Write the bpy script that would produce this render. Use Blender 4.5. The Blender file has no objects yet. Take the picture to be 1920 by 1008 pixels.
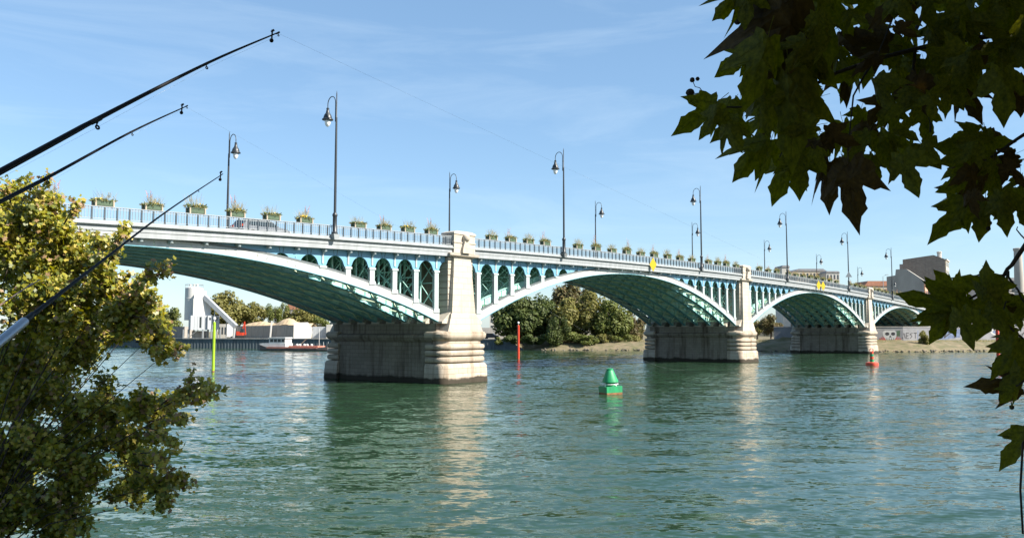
import bpy, math, random
from mathutils import Vector, Matrix, noise as mnoise
R = math.radians
scene = bpy.context.scene
col = scene.collection

# ------------------------------------------------------------------ camera
F_PX, CXP, CYP, HOR = 1560.0, 960.0, 504.0, 620.0
PITCH = math.atan((HOR - CYP) / F_PX)
CAM = Vector((0, 0, 4.6))
cd = bpy.data.cameras.new('camera'); cam = bpy.data.objects.new('camera', cd); col.objects.link(cam)
cd.sensor_width = 36; cd.lens = F_PX / 1920 * 36; cd.clip_start = 0.05; cd.clip_end = 6000
cam.location = CAM; cam.rotation_euler = (math.pi / 2 + PITCH, 0, 0)
scene.camera = cam

# ------------------------------------------------------------------ sky and sun
SUN_EL = R(39); SUN_H = Vector((0.93, -0.37, 0)).normalized()
w = bpy.data.worlds.new('World'); scene.world = w; w.use_nodes = True
nt = w.node_tree; nt.nodes.clear()
out = nt.nodes.new('ShaderNodeOutputWorld'); bg = nt.nodes.new('ShaderNodeBackground')
sky = nt.nodes.new('ShaderNodeTexSky'); sky.sky_type = 'NISHITA'; sky.sun_disc = False
sky.sun_elevation = SUN_EL; sky.sun_rotation = math.atan2(SUN_H.x, SUN_H.y)
sky.altitude = 50; sky.air_density = 1.0; sky.dust_density = 0.45; sky.ozone_density = 2.0
bg.inputs['Strength'].default_value = 0.062
tc = nt.nodes.new('ShaderNodeTexCoord')
mp = nt.nodes.new('ShaderNodeMapping'); mp.inputs['Scale'].default_value = (1.4, 1.4, 9.0)
mp.inputs['Rotation'].default_value = (R(4), R(9), R(20))
cn = nt.nodes.new('ShaderNodeTexNoise'); cn.inputs['Scale'].default_value = 2.3; cn.inputs['Detail'].default_value = 9; cn.inputs['Roughness'].default_value = 0.62
cn.inputs['Distortion'].default_value = 0.6
cr = nt.nodes.new('ShaderNodeValToRGB'); cr.color_ramp.elements[0].position = 0.47; cr.color_ramp.elements[1].position = 0.80
cr.color_ramp.elements[1].color = (0.17, 0.17, 0.17, 1)
cmix = nt.nodes.new('ShaderNodeMix'); cmix.data_type = 'RGBA'
cmix.inputs[7].default_value = (6.6, 7.2, 7.6, 1)
L = nt.links.new
L(tc.outputs['Generated'], mp.inputs['Vector']); L(mp.outputs['Vector'], cn.inputs['Vector']); L(cn.outputs['Fac'], cr.inputs['Fac'])
hz = nt.nodes.new('ShaderNodeMix'); hz.data_type = 'RGBA'; hz.inputs[0].default_value = 0.30; hz.inputs[7].default_value = (2.2, 3.8, 5.8, 1)
L(sky.outputs['Color'], hz.inputs[6]); L(hz.outputs[2], cmix.inputs[6]); L(cr.outputs['Color'], cmix.inputs[0])
tint = nt.nodes.new('ShaderNodeMix'); tint.data_type = 'RGBA'; tint.blend_type = 'MULTIPLY'; tint.inputs[0].default_value = 1.0
tint.inputs[7].default_value = (1.02, 1.08, 1.10, 1); L(cmix.outputs[2], tint.inputs[6])
L(tint.outputs[2], bg.inputs['Color']); L(bg.outputs['Background'], out.inputs['Surface'])

sd = bpy.data.lights.new('sun', 'SUN'); sun = bpy.data.objects.new('sun', sd); col.objects.link(sun)
sd.energy = 4.8; sd.angle = R(0.53); sd.color = (1.0, 0.93, 0.82)
sdir = Vector((SUN_H.x * math.cos(SUN_EL), SUN_H.y * math.cos(SUN_EL), math.sin(SUN_EL)))
sun.rotation_euler = sdir.to_track_quat('Z', 'Y').to_euler(); sun.location = (60, 0, 60)

scene.view_settings.view_transform = 'Standard'; scene.view_settings.look = 'None'
scene.view_settings.exposure = 1.4; scene.view_settings.gamma = 1.0; scene.view_settings.use_curve_mapping = False
scene.render.engine = 'CYCLES'; scene.cycles.max_bounces = 6; scene.cycles.use_denoising = True
scene.cycles.transparent_max_bounces = 8

# ------------------------------------------------------------------ coordinates
THETA = math.atan((2230 - 960) / math.hypot(F_PX, HOR - CYP))
AX = Vector((math.sin(THETA), math.cos(THETA), 0)); NX = Vector((-math.cos(THETA), math.sin(THETA), 0))
def ray(u, v):
    x = (u - CXP) / F_PX; y = -(v - CYP) / F_PX
    return Vector((x, math.cos(PITCH) - y * math.sin(PITCH), math.sin(PITCH) + y * math.cos(PITCH)))
def at(u, v, Y):
    d = ray(u, v); return CAM + d * (Y / d.y)
def on_water(u, v, z=0.0):
    d = ray(u, v); return CAM + d * ((z - CAM.z) / d.z)
ORG = on_water(868, 718)
def W(s, n, z): return ORG + AX * s + NX * n + Vector((0, 0, z))
BROT = math.pi / 2 - THETA
def zr(s): return 13.77 - 1.9e-4 * (s - 62) ** 2

# ------------------------------------------------------------------ materials
MATS = {}
def nodes_of(m): return m.node_tree.nodes, m.node_tree.links.new
def mat(name, color, rough=0.6, var=0.15, scale=2.0, bump=0.0, bscale=None, metal=0.0, stretch=(1, 1, 1), color2=None, spec=0.5, transl=0.0):
    if name in MATS: return MATS[name]
    m = bpy.data.materials.new(name); m.use_nodes = True
    N, K = nodes_of(m); b = N['Principled BSDF']
    b.inputs['Roughness'].default_value = rough; b.inputs['Metallic'].default_value = metal
    b.inputs['Specular IOR Level'].default_value = spec
    t = N.new('ShaderNodeTexCoord'); mpn = N.new('ShaderNodeMapping'); mpn.inputs['Scale'].default_value = stretch
    K(t.outputs['Object'], mpn.inputs['Vector'])
    nz = N.new('ShaderNodeTexNoise'); nz.inputs['Scale'].default_value = scale; nz.inputs['Detail'].default_value = 6; nz.inputs['Roughness'].default_value = 0.65
    K(mpn.outputs['Vector'], nz.inputs['Vector'])
    mx = N.new('ShaderNodeMix'); mx.data_type = 'RGBA'
    c2 = color2 if color2 else tuple(c * (1 - var * 2) for c in color)
    c1 = color if color2 else tuple(min(1, c * (1 + var)) for c in color)
    mx.inputs[6].default_value = (*c2, 1); mx.inputs[7].default_value = (*c1, 1)
    rp = N.new('ShaderNodeMapRange'); rp.inputs[1].default_value = 0.32; rp.inputs[2].default_value = 0.68
    K(nz.outputs['Fac'], rp.inputs[0]); K(rp.outputs[0], mx.inputs[0]); K(mx.outputs[2], b.inputs['Base Color'])
    if bump:
        nb = N.new('ShaderNodeTexNoise'); nb.inputs['Scale'].default_value = bscale or scale * 6; nb.inputs['Detail'].default_value = 5
        K(mpn.outputs['Vector'], nb.inputs['Vector'])
        bp = N.new('ShaderNodeBump'); bp.inputs['Strength'].default_value = min(1, bump); bp.inputs['Distance'].default_value = 0.03
        K(nb.outputs['Fac'], bp.inputs['Height']); K(bp.outputs['Normal'], b.inputs['Normal'])
    if transl:
        tr = N.new('ShaderNodeBsdfTranslucent'); ms = N.new('ShaderNodeMixShader'); ms.inputs[0].default_value = transl
        hsv = N.new('ShaderNodeHueSaturation'); hsv.inputs['Value'].default_value = 1.5; hsv.inputs['Saturation'].default_value = 1.15
        K(mx.outputs[2], hsv.inputs['Color']); K(hsv.outputs['Color'], tr.inputs['Color'])
        o = N['Material Output']; K(b.outputs['BSDF'], ms.inputs[1]); K(tr.outputs['BSDF'], ms.inputs[2]); K(ms.outputs['Shader'], o.inputs['Surface'])
    MATS[name] = m; return m

def stone_mat(name, color, stain, brick=(0.9, 0.42), brick_amt=0.5, streak=0.6, algae=True, axis='yz'):
    m = bpy.data.materials.new(name); m.use_nodes = True
    N, K = nodes_of(m); b = N['Principled BSDF']; b.inputs['Roughness'].default_value = 0.85
    b.inputs['Specular IOR Level'].default_value = 0.25
    t = N.new('ShaderNodeTexCoord'); sp = N.new('ShaderNodeSeparateXYZ'); K(t.outputs['Object'], sp.inputs[0])
    cb = N.new('ShaderNodeCombineXYZ')
    if axis == 'yz': K(sp.outputs['Y'], cb.inputs[0])
    else: K(sp.outputs['X'], cb.inputs[0])
    K(sp.outputs['Z'], cb.inputs[1])
    bk = N.new('ShaderNodeTexBrick'); bk.inputs['Scale'].default_value = 1.0
    bk.inputs['Brick Width'].default_value = brick[0]; bk.inputs['Row Height'].default_value = brick[1]
    bk.inputs['Mortar Size'].default_value = 0.018; bk.inputs['Mortar Smooth'].default_value = 0.4; bk.inputs['Bias'].default_value = 0.0
    bk.inputs['Color1'].default_value = (1, 1, 1, 1); bk.inputs['Color2'].default_value = (0.78, 0.77, 0.75, 1); bk.inputs['Mortar'].default_value = (0.42, 0.40, 0.38, 1)
    K(cb.outputs[0], bk.inputs['Vector'])
    n1 = N.new('ShaderNodeTexNoise'); n1.inputs['Scale'].default_value = 0.8; n1.inputs['Detail'].default_value = 8; n1.inputs['Roughness'].default_value = 0.7
    K(t.outputs['Object'], n1.inputs['Vector'])
    m1 = N.new('ShaderNodeMix'); m1.data_type = 'RGBA'
    m1.inputs[6].default_value = (*[c * 0.72 for c in color], 1); m1.inputs[7].default_value = (*[min(1, c * 1.15) for c in color], 1)
    K(n1.outputs['Fac'], m1.inputs[0])
    m2 = N.new('ShaderNodeMix'); m2.data_type = 'RGBA'; m2.blend_type = 'MULTIPLY'; m2.inputs[0].default_value = brick_amt
    K(m1.outputs[2], m2.inputs[6]); K(bk.outputs['Color'], m2.inputs[7])
    mp2 = N.new('ShaderNodeMapping'); mp2.inputs['Scale'].default_value = (1.1, 1.1, 0.10); K(t.outputs['Object'], mp2.inputs['Vector'])
    n2 = N.new('ShaderNodeTexNoise'); n2.inputs['Scale'].default_value = 1.1; n2.inputs['Detail'].default_value = 7; n2.inputs['Roughness'].default_value = 0.6
    K(mp2.outputs['Vector'], n2.inputs['Vector'])
    r2 = N.new('ShaderNodeMapRange'); r2.inputs[1].default_value = 0.50; r2.inputs[2].default_value = 0.68; r2.inputs[4].default_value = streak
    K(n2.outputs['Fac'], r2.inputs[0])
    m3 = N.new('ShaderNodeMix'); m3.data_type = 'RGBA'; K(r2.outputs[0], m3.inputs[0]); K(m2.outputs[2], m3.inputs[6]); m3.inputs[7].default_value = (*stain, 1)
    last = m3.outputs[2]
    if algae:
        n3 = N.new('ShaderNodeTexNoise'); n3.inputs['Scale'].default_value = 0.9; n3.inputs['Detail'].default_value = 6; K(t.outputs['Object'], n3.inputs['Vector'])
        ad = N.new('ShaderNodeMath'); ad.operation = 'MULTIPLY_ADD'; ad.inputs[1].default_value = -0.75; K(n3.outputs['Fac'], ad.inputs[0]); K(sp.outputs['Z'], ad.inputs[2])
        r3 = N.new('ShaderNodeMapRange'); r3.inputs[1].default_value = 0.02; r3.inputs[2].default_value = 0.22; r3.inputs[3].default_value = 0.94; r3.inputs[4].default_value = 0.0
        K(ad.outputs[0], r3.inputs[0])
        m4 = N.new('ShaderNodeMix'); m4.data_type = 'RGBA'; K(r3.outputs[0], m4.inputs[0]); K(last, m4.inputs[6]); m4.inputs[7].default_value = (0.022, 0.017, 0.010, 1)
        last = m4.outputs[2]
    K(last, b.inputs['Base Color'])
    n4 = N.new('ShaderNodeTexNoise'); n4.inputs['Scale'].default_value = 7; n4.inputs['Detail'].default_value = 6; K(t.outputs['Object'], n4.inputs['Vector'])
    mm = N.new('ShaderNodeMath'); mm.operation = 'MULTIPLY_ADD'; mm.inputs[1].default_value = 0.4; K(n4.outputs['Fac'], mm.inputs[0])
    bw = N.new('ShaderNodeRGBToBW'); K(bk.outputs['Color'], bw.inputs[0]); K(bw.outputs[0], mm.inputs[2])
    bp = N.new('ShaderNodeBump'); bp.inputs['Strength'].default_value = 0.6; bp.inputs['Distance'].default_value = 0.04
    K(mm.outputs[0], bp.inputs['Height']); K(bp.outputs['Normal'], b.inputs['Normal'])
    MATS[name] = m; return m

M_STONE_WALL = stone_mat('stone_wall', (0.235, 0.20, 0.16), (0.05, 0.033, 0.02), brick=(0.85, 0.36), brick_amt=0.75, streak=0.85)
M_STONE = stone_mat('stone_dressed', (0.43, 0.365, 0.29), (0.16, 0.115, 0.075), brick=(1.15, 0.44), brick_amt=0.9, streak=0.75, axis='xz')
M_STONE_UP = stone_mat('stone_upper', (0.45, 0.40, 0.335), (0.27, 0.22, 0.165), brick=(1.2, 0.52), brick_amt=0.45, streak=0.45, algae=False, axis='xz')
M_WHITE = mat('paint_pale', (0.42, 0.42, 0.405), 0.5, 0.05, 1.6, 0.1, 20, color2=(0.31, 0.315, 0.305), stretch=(1.4, 1.4, .35))
M_CORN = mat('paint_cornice', (0.29, 0.31, 0.322), 0.55, 0.05, 1.1, 0.1, 14, stretch=(1.6, 1.6, .22), color2=(0.215, 0.23, 0.235))
M_BLUE = mat('paint_blue', (0.125, 0.285, 0.40), 0.5, 0.06, 1.2)
M_COLUMN = mat('paint_column', (0.36, 0.41, 0.41), 0.5, 0.05, 1.5)
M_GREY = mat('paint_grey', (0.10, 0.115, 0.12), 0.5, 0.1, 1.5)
M_TEAL = mat('paint_teal', (0.34, 0.60, 0.54), 0.55, 0.18, 1.2, 0.1, 12)
M_FLANGE = mat('paint_flange', (0.11, 0.29, 0.35), 0.45, 0.15, 2.0, 0.15, 30)
M_SOFFIT = mat('paint_soffit', (0.34, 0.60, 0.48), 0.6, 0.2, 0.9)
M_BRACE = mat('paint_brace', (0.60, 0.70, 0.54), 0.55, 0.15, 1.2)
M_RAIL = mat('paint_rail', (0.20, 0.24, 0.265), 0.45, 0.08, 2)
M_RAILD = mat('paint_rail_post', (0.045, 0.062, 0.075), 0.45, 0.08, 2)
M_ASPHALT = mat('asphalt', (0.055, 0.055, 0.057), 0.9, 0.15, 3, 0.3, 60)
M_PAVE = mat('pavement', (0.30, 0.29, 0.28), 0.85, 0.1, 2, 0.2, 30)
M_IRON = mat('black_iron', (0.022, 0.026, 0.030), 0.42, 0.1, 4)
M_GLASS = mat('lamp_glass', (0.74, 0.74, 0.72), 0.12, 0.03, 3)
M_LEAF = mat('plane_leaf', (0.17, 0.165, 0.016), 0.6, 0.35, 9, color2=(0.05, 0.06, 0.008), transl=0.5, spec=0.2)
M_LEAFB = mat('plane_leaf_brown', (0.085, 0.055, 0.014), 0.7, 0.3, 9, color2=(0.035, 0.022, 0.008), transl=0.26, spec=0.2)
M_TWIG = mat('twig_bark', (0.035, 0.026, 0.018), 0.9, 0.3, 12, 0.4, 60)
M_BARK = mat('bark', (0.16, 0.13, 0.10), 0.9, 0.3, 5, 0.6, 14)

# ------------------------------------------------------------------ mesh helpers
class MB:
    def __init__(s): s.v = []; s.f = []; s.mi = []; s.cur = 0
    def face(s, *idx): s.f.append(idx); s.mi.append(s.cur)
    def add(s, vs, fs):
        o = len(s.v); s.v.extend(tuple(p) for p in vs)
        for f in fs: s.f.append(tuple(i + o for i in f)); s.mi.append(s.cur)
        return s
    def box(s, x0, x1, y0, y1, z0, z1):
        return s.add([(x0, y0, z0), (x1, y0, z0), (x1, y1, z0), (x0, y1, z0), (x0, y0, z1), (x1, y0, z1), (x1, y1, z1), (x0, y1, z1)],
                     [(3, 2, 1, 0), (4, 5, 6, 7), (0, 1, 5, 4), (1, 2, 6, 5), (2, 3, 7, 6), (3, 0, 4, 7)])
    def bar(s, a, b, w, h=None):
        a = Vector(a); b = Vector(b); h = h or w
        d = (b - a).normalized(); up = Vector((0, 0, 1)) if abs(d.z) < 0.95 else Vector((1, 0, 0))
        x = d.cross(up).normalized() * (w / 2); y = x.cross(d).normalized() * (h / 2)
        vs = [a - x - y, a + x - y, a + x + y, a - x + y, b - x - y, b + x - y, b + x + y, b - x + y]
        return s.add(vs, [(0, 1, 2, 3), (7, 6, 5, 4), (4, 5, 1, 0), (5, 6, 2, 1), (6, 7, 3, 2), (7, 4, 0, 3)])
    def tube(s, pts, rads, n=8, caps=True):
        pts = [Vector(p) for p in pts]; rings = []
        prev = None
        for i, p in enumerate(pts):
            d = (pts[min(i + 1, len(pts) - 1)] - pts[max(i - 1, 0)]).normalized()
            if prev is None:
                up = Vector((0, 0, 1)) if abs(d.z) < 0.9 else Vector((1, 0, 0)); x = d.cross(up).normalized()
            else:
                x = (prev - d * prev.dot(d))
                x = x.normalized() if x.length > 1e-6 else d.orthogonal().normalized()
            prev = x; y = d.cross(x)
            r = rads[i] if hasattr(rads, '__len__') else rads
            o = len(s.v)
            for k in range(n):
                a = 2 * math.pi * k / n; s.v.append(tuple(p + (x * math.cos(a) + y * math.sin(a)) * r))
            rings.append(o)
        for a, b in zip(rings, rings[1:]):
            for k in range(n): s.face(a + k, a + (k + 1) % n, b + (k + 1) % n, b + k)
        if caps:
            s.face(*[rings[0] + k for k in range(n)][::-1]); s.face(*[rings[-1] + k for k in range(n)])
        return s
    def lathe(s, prof, n=16, c=(0, 0, 0)):
        o = len(s.v)
        for r, z in prof:
            for k in range(n):
                a = 2 * math.pi * k / n; s.v.append((c[0] + r * math.cos(a), c[1] + r * math.sin(a), c[2] + z))
        for i in range(len(prof) - 1):
            for k in range(n):
                s.face(o + i * n + k, o + i * n + (k + 1) % n, o + (i + 1) * n + (k + 1) % n, o + (i + 1) * n + k)
        s.face(*[o + k for k in range(n)][::-1]); s.face(*[o + (len(prof) - 1) * n + k for k in range(n)])
        return s
    def loft(s, secs, cap=True):
        o = len(s.v); n = len(secs[0])
        for sec in secs: s.v.extend(tuple(p) for p in sec)
        for i in range(len(secs) - 1):
            for k in range(n):
                s.face(o + i * n + k, o + i * n + (k + 1) % n, o + (i + 1) * n + (k + 1) % n, o + (i + 1) * n + k)
        if cap:
            s.face(*[o + k for k in range(n)][::-1]); s.face(*[o + (len(secs) - 1) * n + k for k in range(n)])
        return s
    def prism(s, poly, y0, y1):   # polygon in x,z extruded along y
        n = len(poly); o = len(s.v)
        s.v.extend((x, y0, z) for x, z in poly); s.v.extend((x, y1, z) for x, z in poly)
        s.face(*[o + k for k in range(n)]); s.face(*[o + n + k for k in range(n)][::-1])
        for k in range(n): s.face(o + k, o + n + k, o + n + (k + 1) % n, o + (k + 1) % n)
        return s
    def mesh(s, name, *mats, smooth=False):
        me = bpy.data.meshes.new(name); me.from_pydata(s.v, [], s.f)
        for m in mats: me.materials.append(m)
        if len(mats) > 1: me.polygons.foreach_set('material_index', s.mi)
        if smooth: me.polygons.foreach_set('use_smooth', [True] * len(me.polygons))
        me.update(); return me
    def build(s, name, m, parent=None, smooth=False):
        mats = m if isinstance(m, (list, tuple)) else (m,)
        return link(name, s.mesh(name, *mats, smooth=smooth), parent)
def link(name, me, parent=None, loc=None):
    o = bpy.data.objects.new(name, me); col.objects.link(o)
    if parent is not None: o.parent = parent
    if loc is not None: o.location = loc
    return o
def fix_normals(o):
    import bmesh
    bm = bmesh.new(); bm.from_mesh(o.data); bmesh.ops.recalc_face_normals(bm, faces=bm.faces); bm.to_mesh(o.data); bm.free(); return o
def smooth_by_angle(o, ang=35):
    import bmesh
    bm = bmesh.new(); bm.from_mesh(o.data); bmesh.ops.recalc_face_normals(bm, faces=bm.faces)
    for f in bm.faces: f.smooth = True
    for e in bm.edges:
        if len(e.link_faces) == 2 and e.calc_face_angle(0) > R(ang): e.smooth = False
    bm.to_mesh(o.data); bm.free(); return o
def tag(o, label=None, cat=None, group=None, kind=None):
    if label: o['label'] = label
    if cat: o['category'] = cat
    if group: o['group'] = group
    if kind: o['kind'] = kind
    return o
def empty(name, loc=(0, 0, 0), rz=0.0, parent=None):
    o = bpy.data.objects.new(name, None); col.objects.link(o); o.location = loc; o.rotation_euler = (0, 0, rz); o.empty_display_size = 0.3
    if parent is not None: o.parent = parent
    return o
def copy_tree(o, parent=None):
    c = o.copy(); col.objects.link(c); c.parent = parent
    for ch in list(o.children): copy_tree(ch, c)
    return c
ORD = ['first', 'second', 'third', 'fourth', 'fifth', 'sixth', 'seventh', 'eighth', 'ninth', 'tenth', 'eleventh', 'twelfth', 'thirteenth', 'fourteenth', 'fifteenth']

# ================================================================== SETTING
# ---- water
W_SWELL, W_MID, W_FINE = 0.15, 0.60, 0.75
def water_mat():
    m = bpy.data.materials.new('river_water'); m.use_nodes = True
    N, K = nodes_of(m); b = N['Principled BSDF']
    b.inputs['Base Color'].default_value = (0.017, 0.043, 0.020, 1); b.inputs['Roughness'].default_value = 0.06
    b.inputs['IOR'].default_value = 1.333; b.inputs['Specular IOR Level'].default_value = 0.5
    t = N.new('ShaderNodeTexCoord')
    def slope(scale, detail, rot, st, kx, ky, dist=0.0, off=0.0):
        mpn = N.new('ShaderNodeMapping'); mpn.inputs['Scale'].default_value = st; mpn.inputs['Rotation'].default_value = (0, 0, rot); mpn.inputs['Location'].default_value = (off, off, off)
        K(t.outputs['Object'], mpn.inputs['Vector'])
        n = N.new('ShaderNodeTexNoise'); n.inputs['Scale'].default_value = scale; n.inputs['Detail'].default_value = detail; n.inputs['Roughness'].default_value = 0.55
        n.inputs['Distortion'].default_value = dist
        K(mpn.outputs['Vector'], n.inputs['Vector'])
        s1 = N.new('ShaderNodeVectorMath'); s1.operation = 'SUBTRACT'; s1.inputs[1].default_value = (.5, .5, .5); K(n.outputs['Color'], s1.inputs[0])
        s2 = N.new('ShaderNodeVectorMath'); s2.operation = 'MULTIPLY'; s2.inputs[1].default_value = (kx, ky, 0); K(s1.outputs[0], s2.inputs[0])
        return s2.outputs[0]
    def vadd(x, y):
        q = N.new('ShaderNodeVectorMath'); q.operation = 'ADD'; K(x, q.inputs[0]); K(y, q.inputs[1]); return q.outputs[0]
    big = N.new('ShaderNodeTexNoise'); big.inputs['Scale'].default_value = 0.03; big.inputs['Detail'].default_value = 3
    mpb = N.new('ShaderNodeMapping'); mpb.inputs['Scale'].default_value = (1, 2.2, 1); mpb.inputs['Rotation'].default_value = (0, 0, R(-20)); K(t.outputs['Object'], mpb.inputs['Vector']); K(mpb.outputs[0], big.inputs['Vector'])
    gust = N.new('ShaderNodeMapRange'); gust.inputs[1].default_value = 0.35; gust.inputs[2].default_value = 0.65; gust.inputs[3].default_value = 0.40; gust.inputs[4].default_value = 1.45
    K(big.outputs['Fac'], gust.inputs[0])
    sw = slope(0.22, 2, R(14), (0.55, 1.6, 1), W_SWELL * .6, W_SWELL, 0.6)
    md = slope(1.0, 3, R(-12), (0.6, 1.7, 1), W_MID * .8, W_MID, 0.5, 3.1)
    fi = slope(4.2, 4, R(20), (0.7, 1.5, 1), W_FINE * .9, W_FINE, 0.2, 7.7)
    sc = N.new('ShaderNodeVectorMath'); sc.operation = 'SCALE'; K(vadd(md, fi), sc.inputs[0]); K(gust.outputs[0], sc.inputs['Scale'])
    tot = vadd(sw, sc.outputs[0])
    geo = N.new('ShaderNodeNewGeometry'); up = N.new('ShaderNodeVectorMath'); up.operation = 'ADD'; K(geo.outputs['Normal'], up.inputs[1]); K(tot, up.inputs[0])
    nm = N.new('ShaderNodeVectorMath'); nm.operation = 'NORMALIZE'; K(up.outputs[0], nm.inputs[0]); K(nm.outputs[0], b.inputs['Normal'])
    return m
def wave(x, y):
    n = mnoise.noise
    a = n(Vector((x * .16 + .05 * y, y * .42, 1.3))) * .070 + n(Vector((x * .40 - .10 * y, y * 1.05, 5.1))) * .042
    g = .55 + .75 * (.5 + .5 * n(Vector((x * .02, y * .035, 9.2))))
    return (a + n(Vector((x * 1.1, y * 2.4, 3.7))) * .016) * g
wm = MB(); wrows = [-30.0, 2.0]; yy = 9.0
while yy < 262: wrows.append(yy); yy *= 1.0062
wrows += [300.0, 420.0]; NC = 240
for y in wrows:
    hw = .66 * y + 9; far = y < 3 or y > 262
    wm.v.append((-900, y, 0))
    for i in range(NC + 1):
        x = hw * (2 * i / NC - 1) if not far else (max(hw, 15)) * (2 * i / NC - 1)
        edge = 0 if far or i in (0, NC) else 1
        wm.v.append((x, y, wave(x, y) * edge))
    wm.v.append((900, y, 0))
NW = NC + 3
for j in range(len(wrows) - 1):
    for i in range(NW - 1): wm.face(j * NW + i, j * NW + i + 1, (j + 1) * NW + i + 1, (j + 1) * NW + i)
tag(wm.build('water', water_mat(), None, True), 'green river water with wind ripples', kind='structure')

# ---- far bank
SHORE = [(-900, 420), (-420, 318), (-190, 268), (-100, 228), (-88, 224), (-4, 205), (2, 204), (9, 198), (24, 195), (44, 192), (60, 187), (76, 183), (90, 182), (114, 188), (160, 199), (420, 250), (900, 330)]
def shore_pts(step=4.0):
    P = [Vector((x, y, 0)) for x, y in SHORE]; outp = []
    for a, b in zip(P, P[1:]):
        n = max(1, int((b - a).length / (step if abs(a.x) < 200 and abs(b.x) < 430 else 40)))
        for i in range(n): outp.append(a.lerp(b, i / n))
    outp.append(P[-1]); return outp
def smooth01(t): t = max(0, min(1, t)); return t * t * (3 - 2 * t)
SP = shore_pts()
random.seed(5)
tm = MB(); rows = [0, 1.2, 3.0, 5.5, 8.0, 9.8, 12.5, 22, 60, 160, 420, 1600]
for i, p in enumerate(SP):
    d = (SP[min(i + 1, len(SP) - 1)] - SP[max(i - 1, 0)]).normalized(); nn = Vector((-d.y, d.x, 0))
    q = smooth01((p.x + 2) / 8); rgt = smooth01((p.x - 58) / 10)
    for j, r in enumerate(rows):
        if q < 0.5: z = 2.55 if r > 0.5 else 2.5
        else:
            z = {0: -0.5, 1.2: 0.25, 3.0: 1.0, 5.5: 1.75, 8.0: 2.2}.get(r, 2.5 + rgt * 2.9)
            if r == 9.8 and rgt > 0.5: z = 2.4
        jig = 0 if (r < 0.5 and q < 0.5) else (mnoise.noise(Vector((p.x * .3, r * .7, 2))) * 0.35 if r < 20 else 0)
        z2 = z + (mnoise.noise(Vector((p.x * .23, p.y * .23 + r, 7))) * 0.22 if 0.5 < r < 60 and q > .5 else 0)
        if r > 30: z2 = 2.6 + rgt * 2.9
        off = Vector((0, 1, 0)) * r if r > 60 else nn * (r + jig)
        x = p + off + Vector((0, 0, z2)); tm.v.append(tuple(x))
nr = len(rows)
for i in range(len(SP) - 1):
    for j in range(nr - 1):
        tm.face(i * nr + j, (i + 1) * nr + j, (i + 1) * nr + j + 1, i * nr + j + 1)
M_BANK = mat('bank_earth', (0.20, 0.155, 0.10), 0.95, 0.3, 0.6, 0.9, 3, color2=(0.075, 0.08, 0.03))
fb = tag(tm.build('riverbank', M_BANK), 'sloping earth and stone far riverbank', kind='structure'); fix_normals(fb)

# ---- near bank (camera stands on it)
nb = MB(); xs = [-60 + 4 * i for i in range(31)]; ys = [-40, -12, 0, 3.2, 4.4, 7.0, 9.2, 10.5]; zs = [3.0, 3.0, 2.95, 2.9, 2.3, 1.2, 0.1, -0.8]
for x in xs:
    for y, z in zip(ys, zs): nb.v.append((x, y + 1.0 * mnoise.noise(Vector((x * .2, y, 0))), z + 0.12 * mnoise.noise(Vector((x * .5, y * .5, 3)))))
for i in range(len(xs) - 1):
    for j in range(len(ys) - 1): nb.face(i * 8 + j, (i + 1) * 8 + j, (i + 1) * 8 + j + 1, i * 8 + j + 1)
M_GRASSY = mat('bank_grass', (0.09, 0.10, 0.035), 0.95, 0.3, 1.5, 0.8, 12, color2=(0.10, 0.075, 0.045))
tag(fix_normals(nb.build('near_riverbank', M_GRASSY)), 'grassy near bank under the camera', kind='structure')

# ================================================================== BRIDGE
bridge = empty('bridge', ORG, BROT)
tag(bridge, 'long pale blue iron arch bridge on cream stone piers over the river', 'bridge')
PIERS = [-56.6, 0.6, 62.5, 124.4, 178.9]
HT = 2.75; ZS = 5.45
N_NEAR, N_FAR = 1.18, 15.42
NOSE0, NOSE1 = 0.0, 16.6
RIBS = [N_NEAR + (N_FAR - N_NEAR) * k / 7 for k in range(8)]
BAY = 2.48
def arch(c0, c1):
    a, b = c0 + HT, c1 - HT; mid = (a + b) / 2; half = (b - a) / 2
    zc = zr(mid) - 2.32 ; rise = zc - ZS; rad = (half * half + rise * rise) / (2 * rise)
    low = lambda s: zc - rad + math.sqrt(max(0.01, rad * rad - (s - mid) ** 2))
    dep = lambda s: 0.56 + 0.24 * (abs(s - mid) / half) ** 2
    return a, b, mid, half, low, (lambda s: low(s) + dep(s))
def sweep(mb, S, n0, n1, zlo, zhi):
    secs = []
    for s in S:
        l, h = zlo(s), zhi(s); secs.append([(s, n0, l), (s, n1, l), (s, n1, h), (s, n0, h)])
    mb.loft(secs); return mb
def frange(a, b, n): return [a + (b - a) * i / n for i in range(n + 1)]

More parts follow.
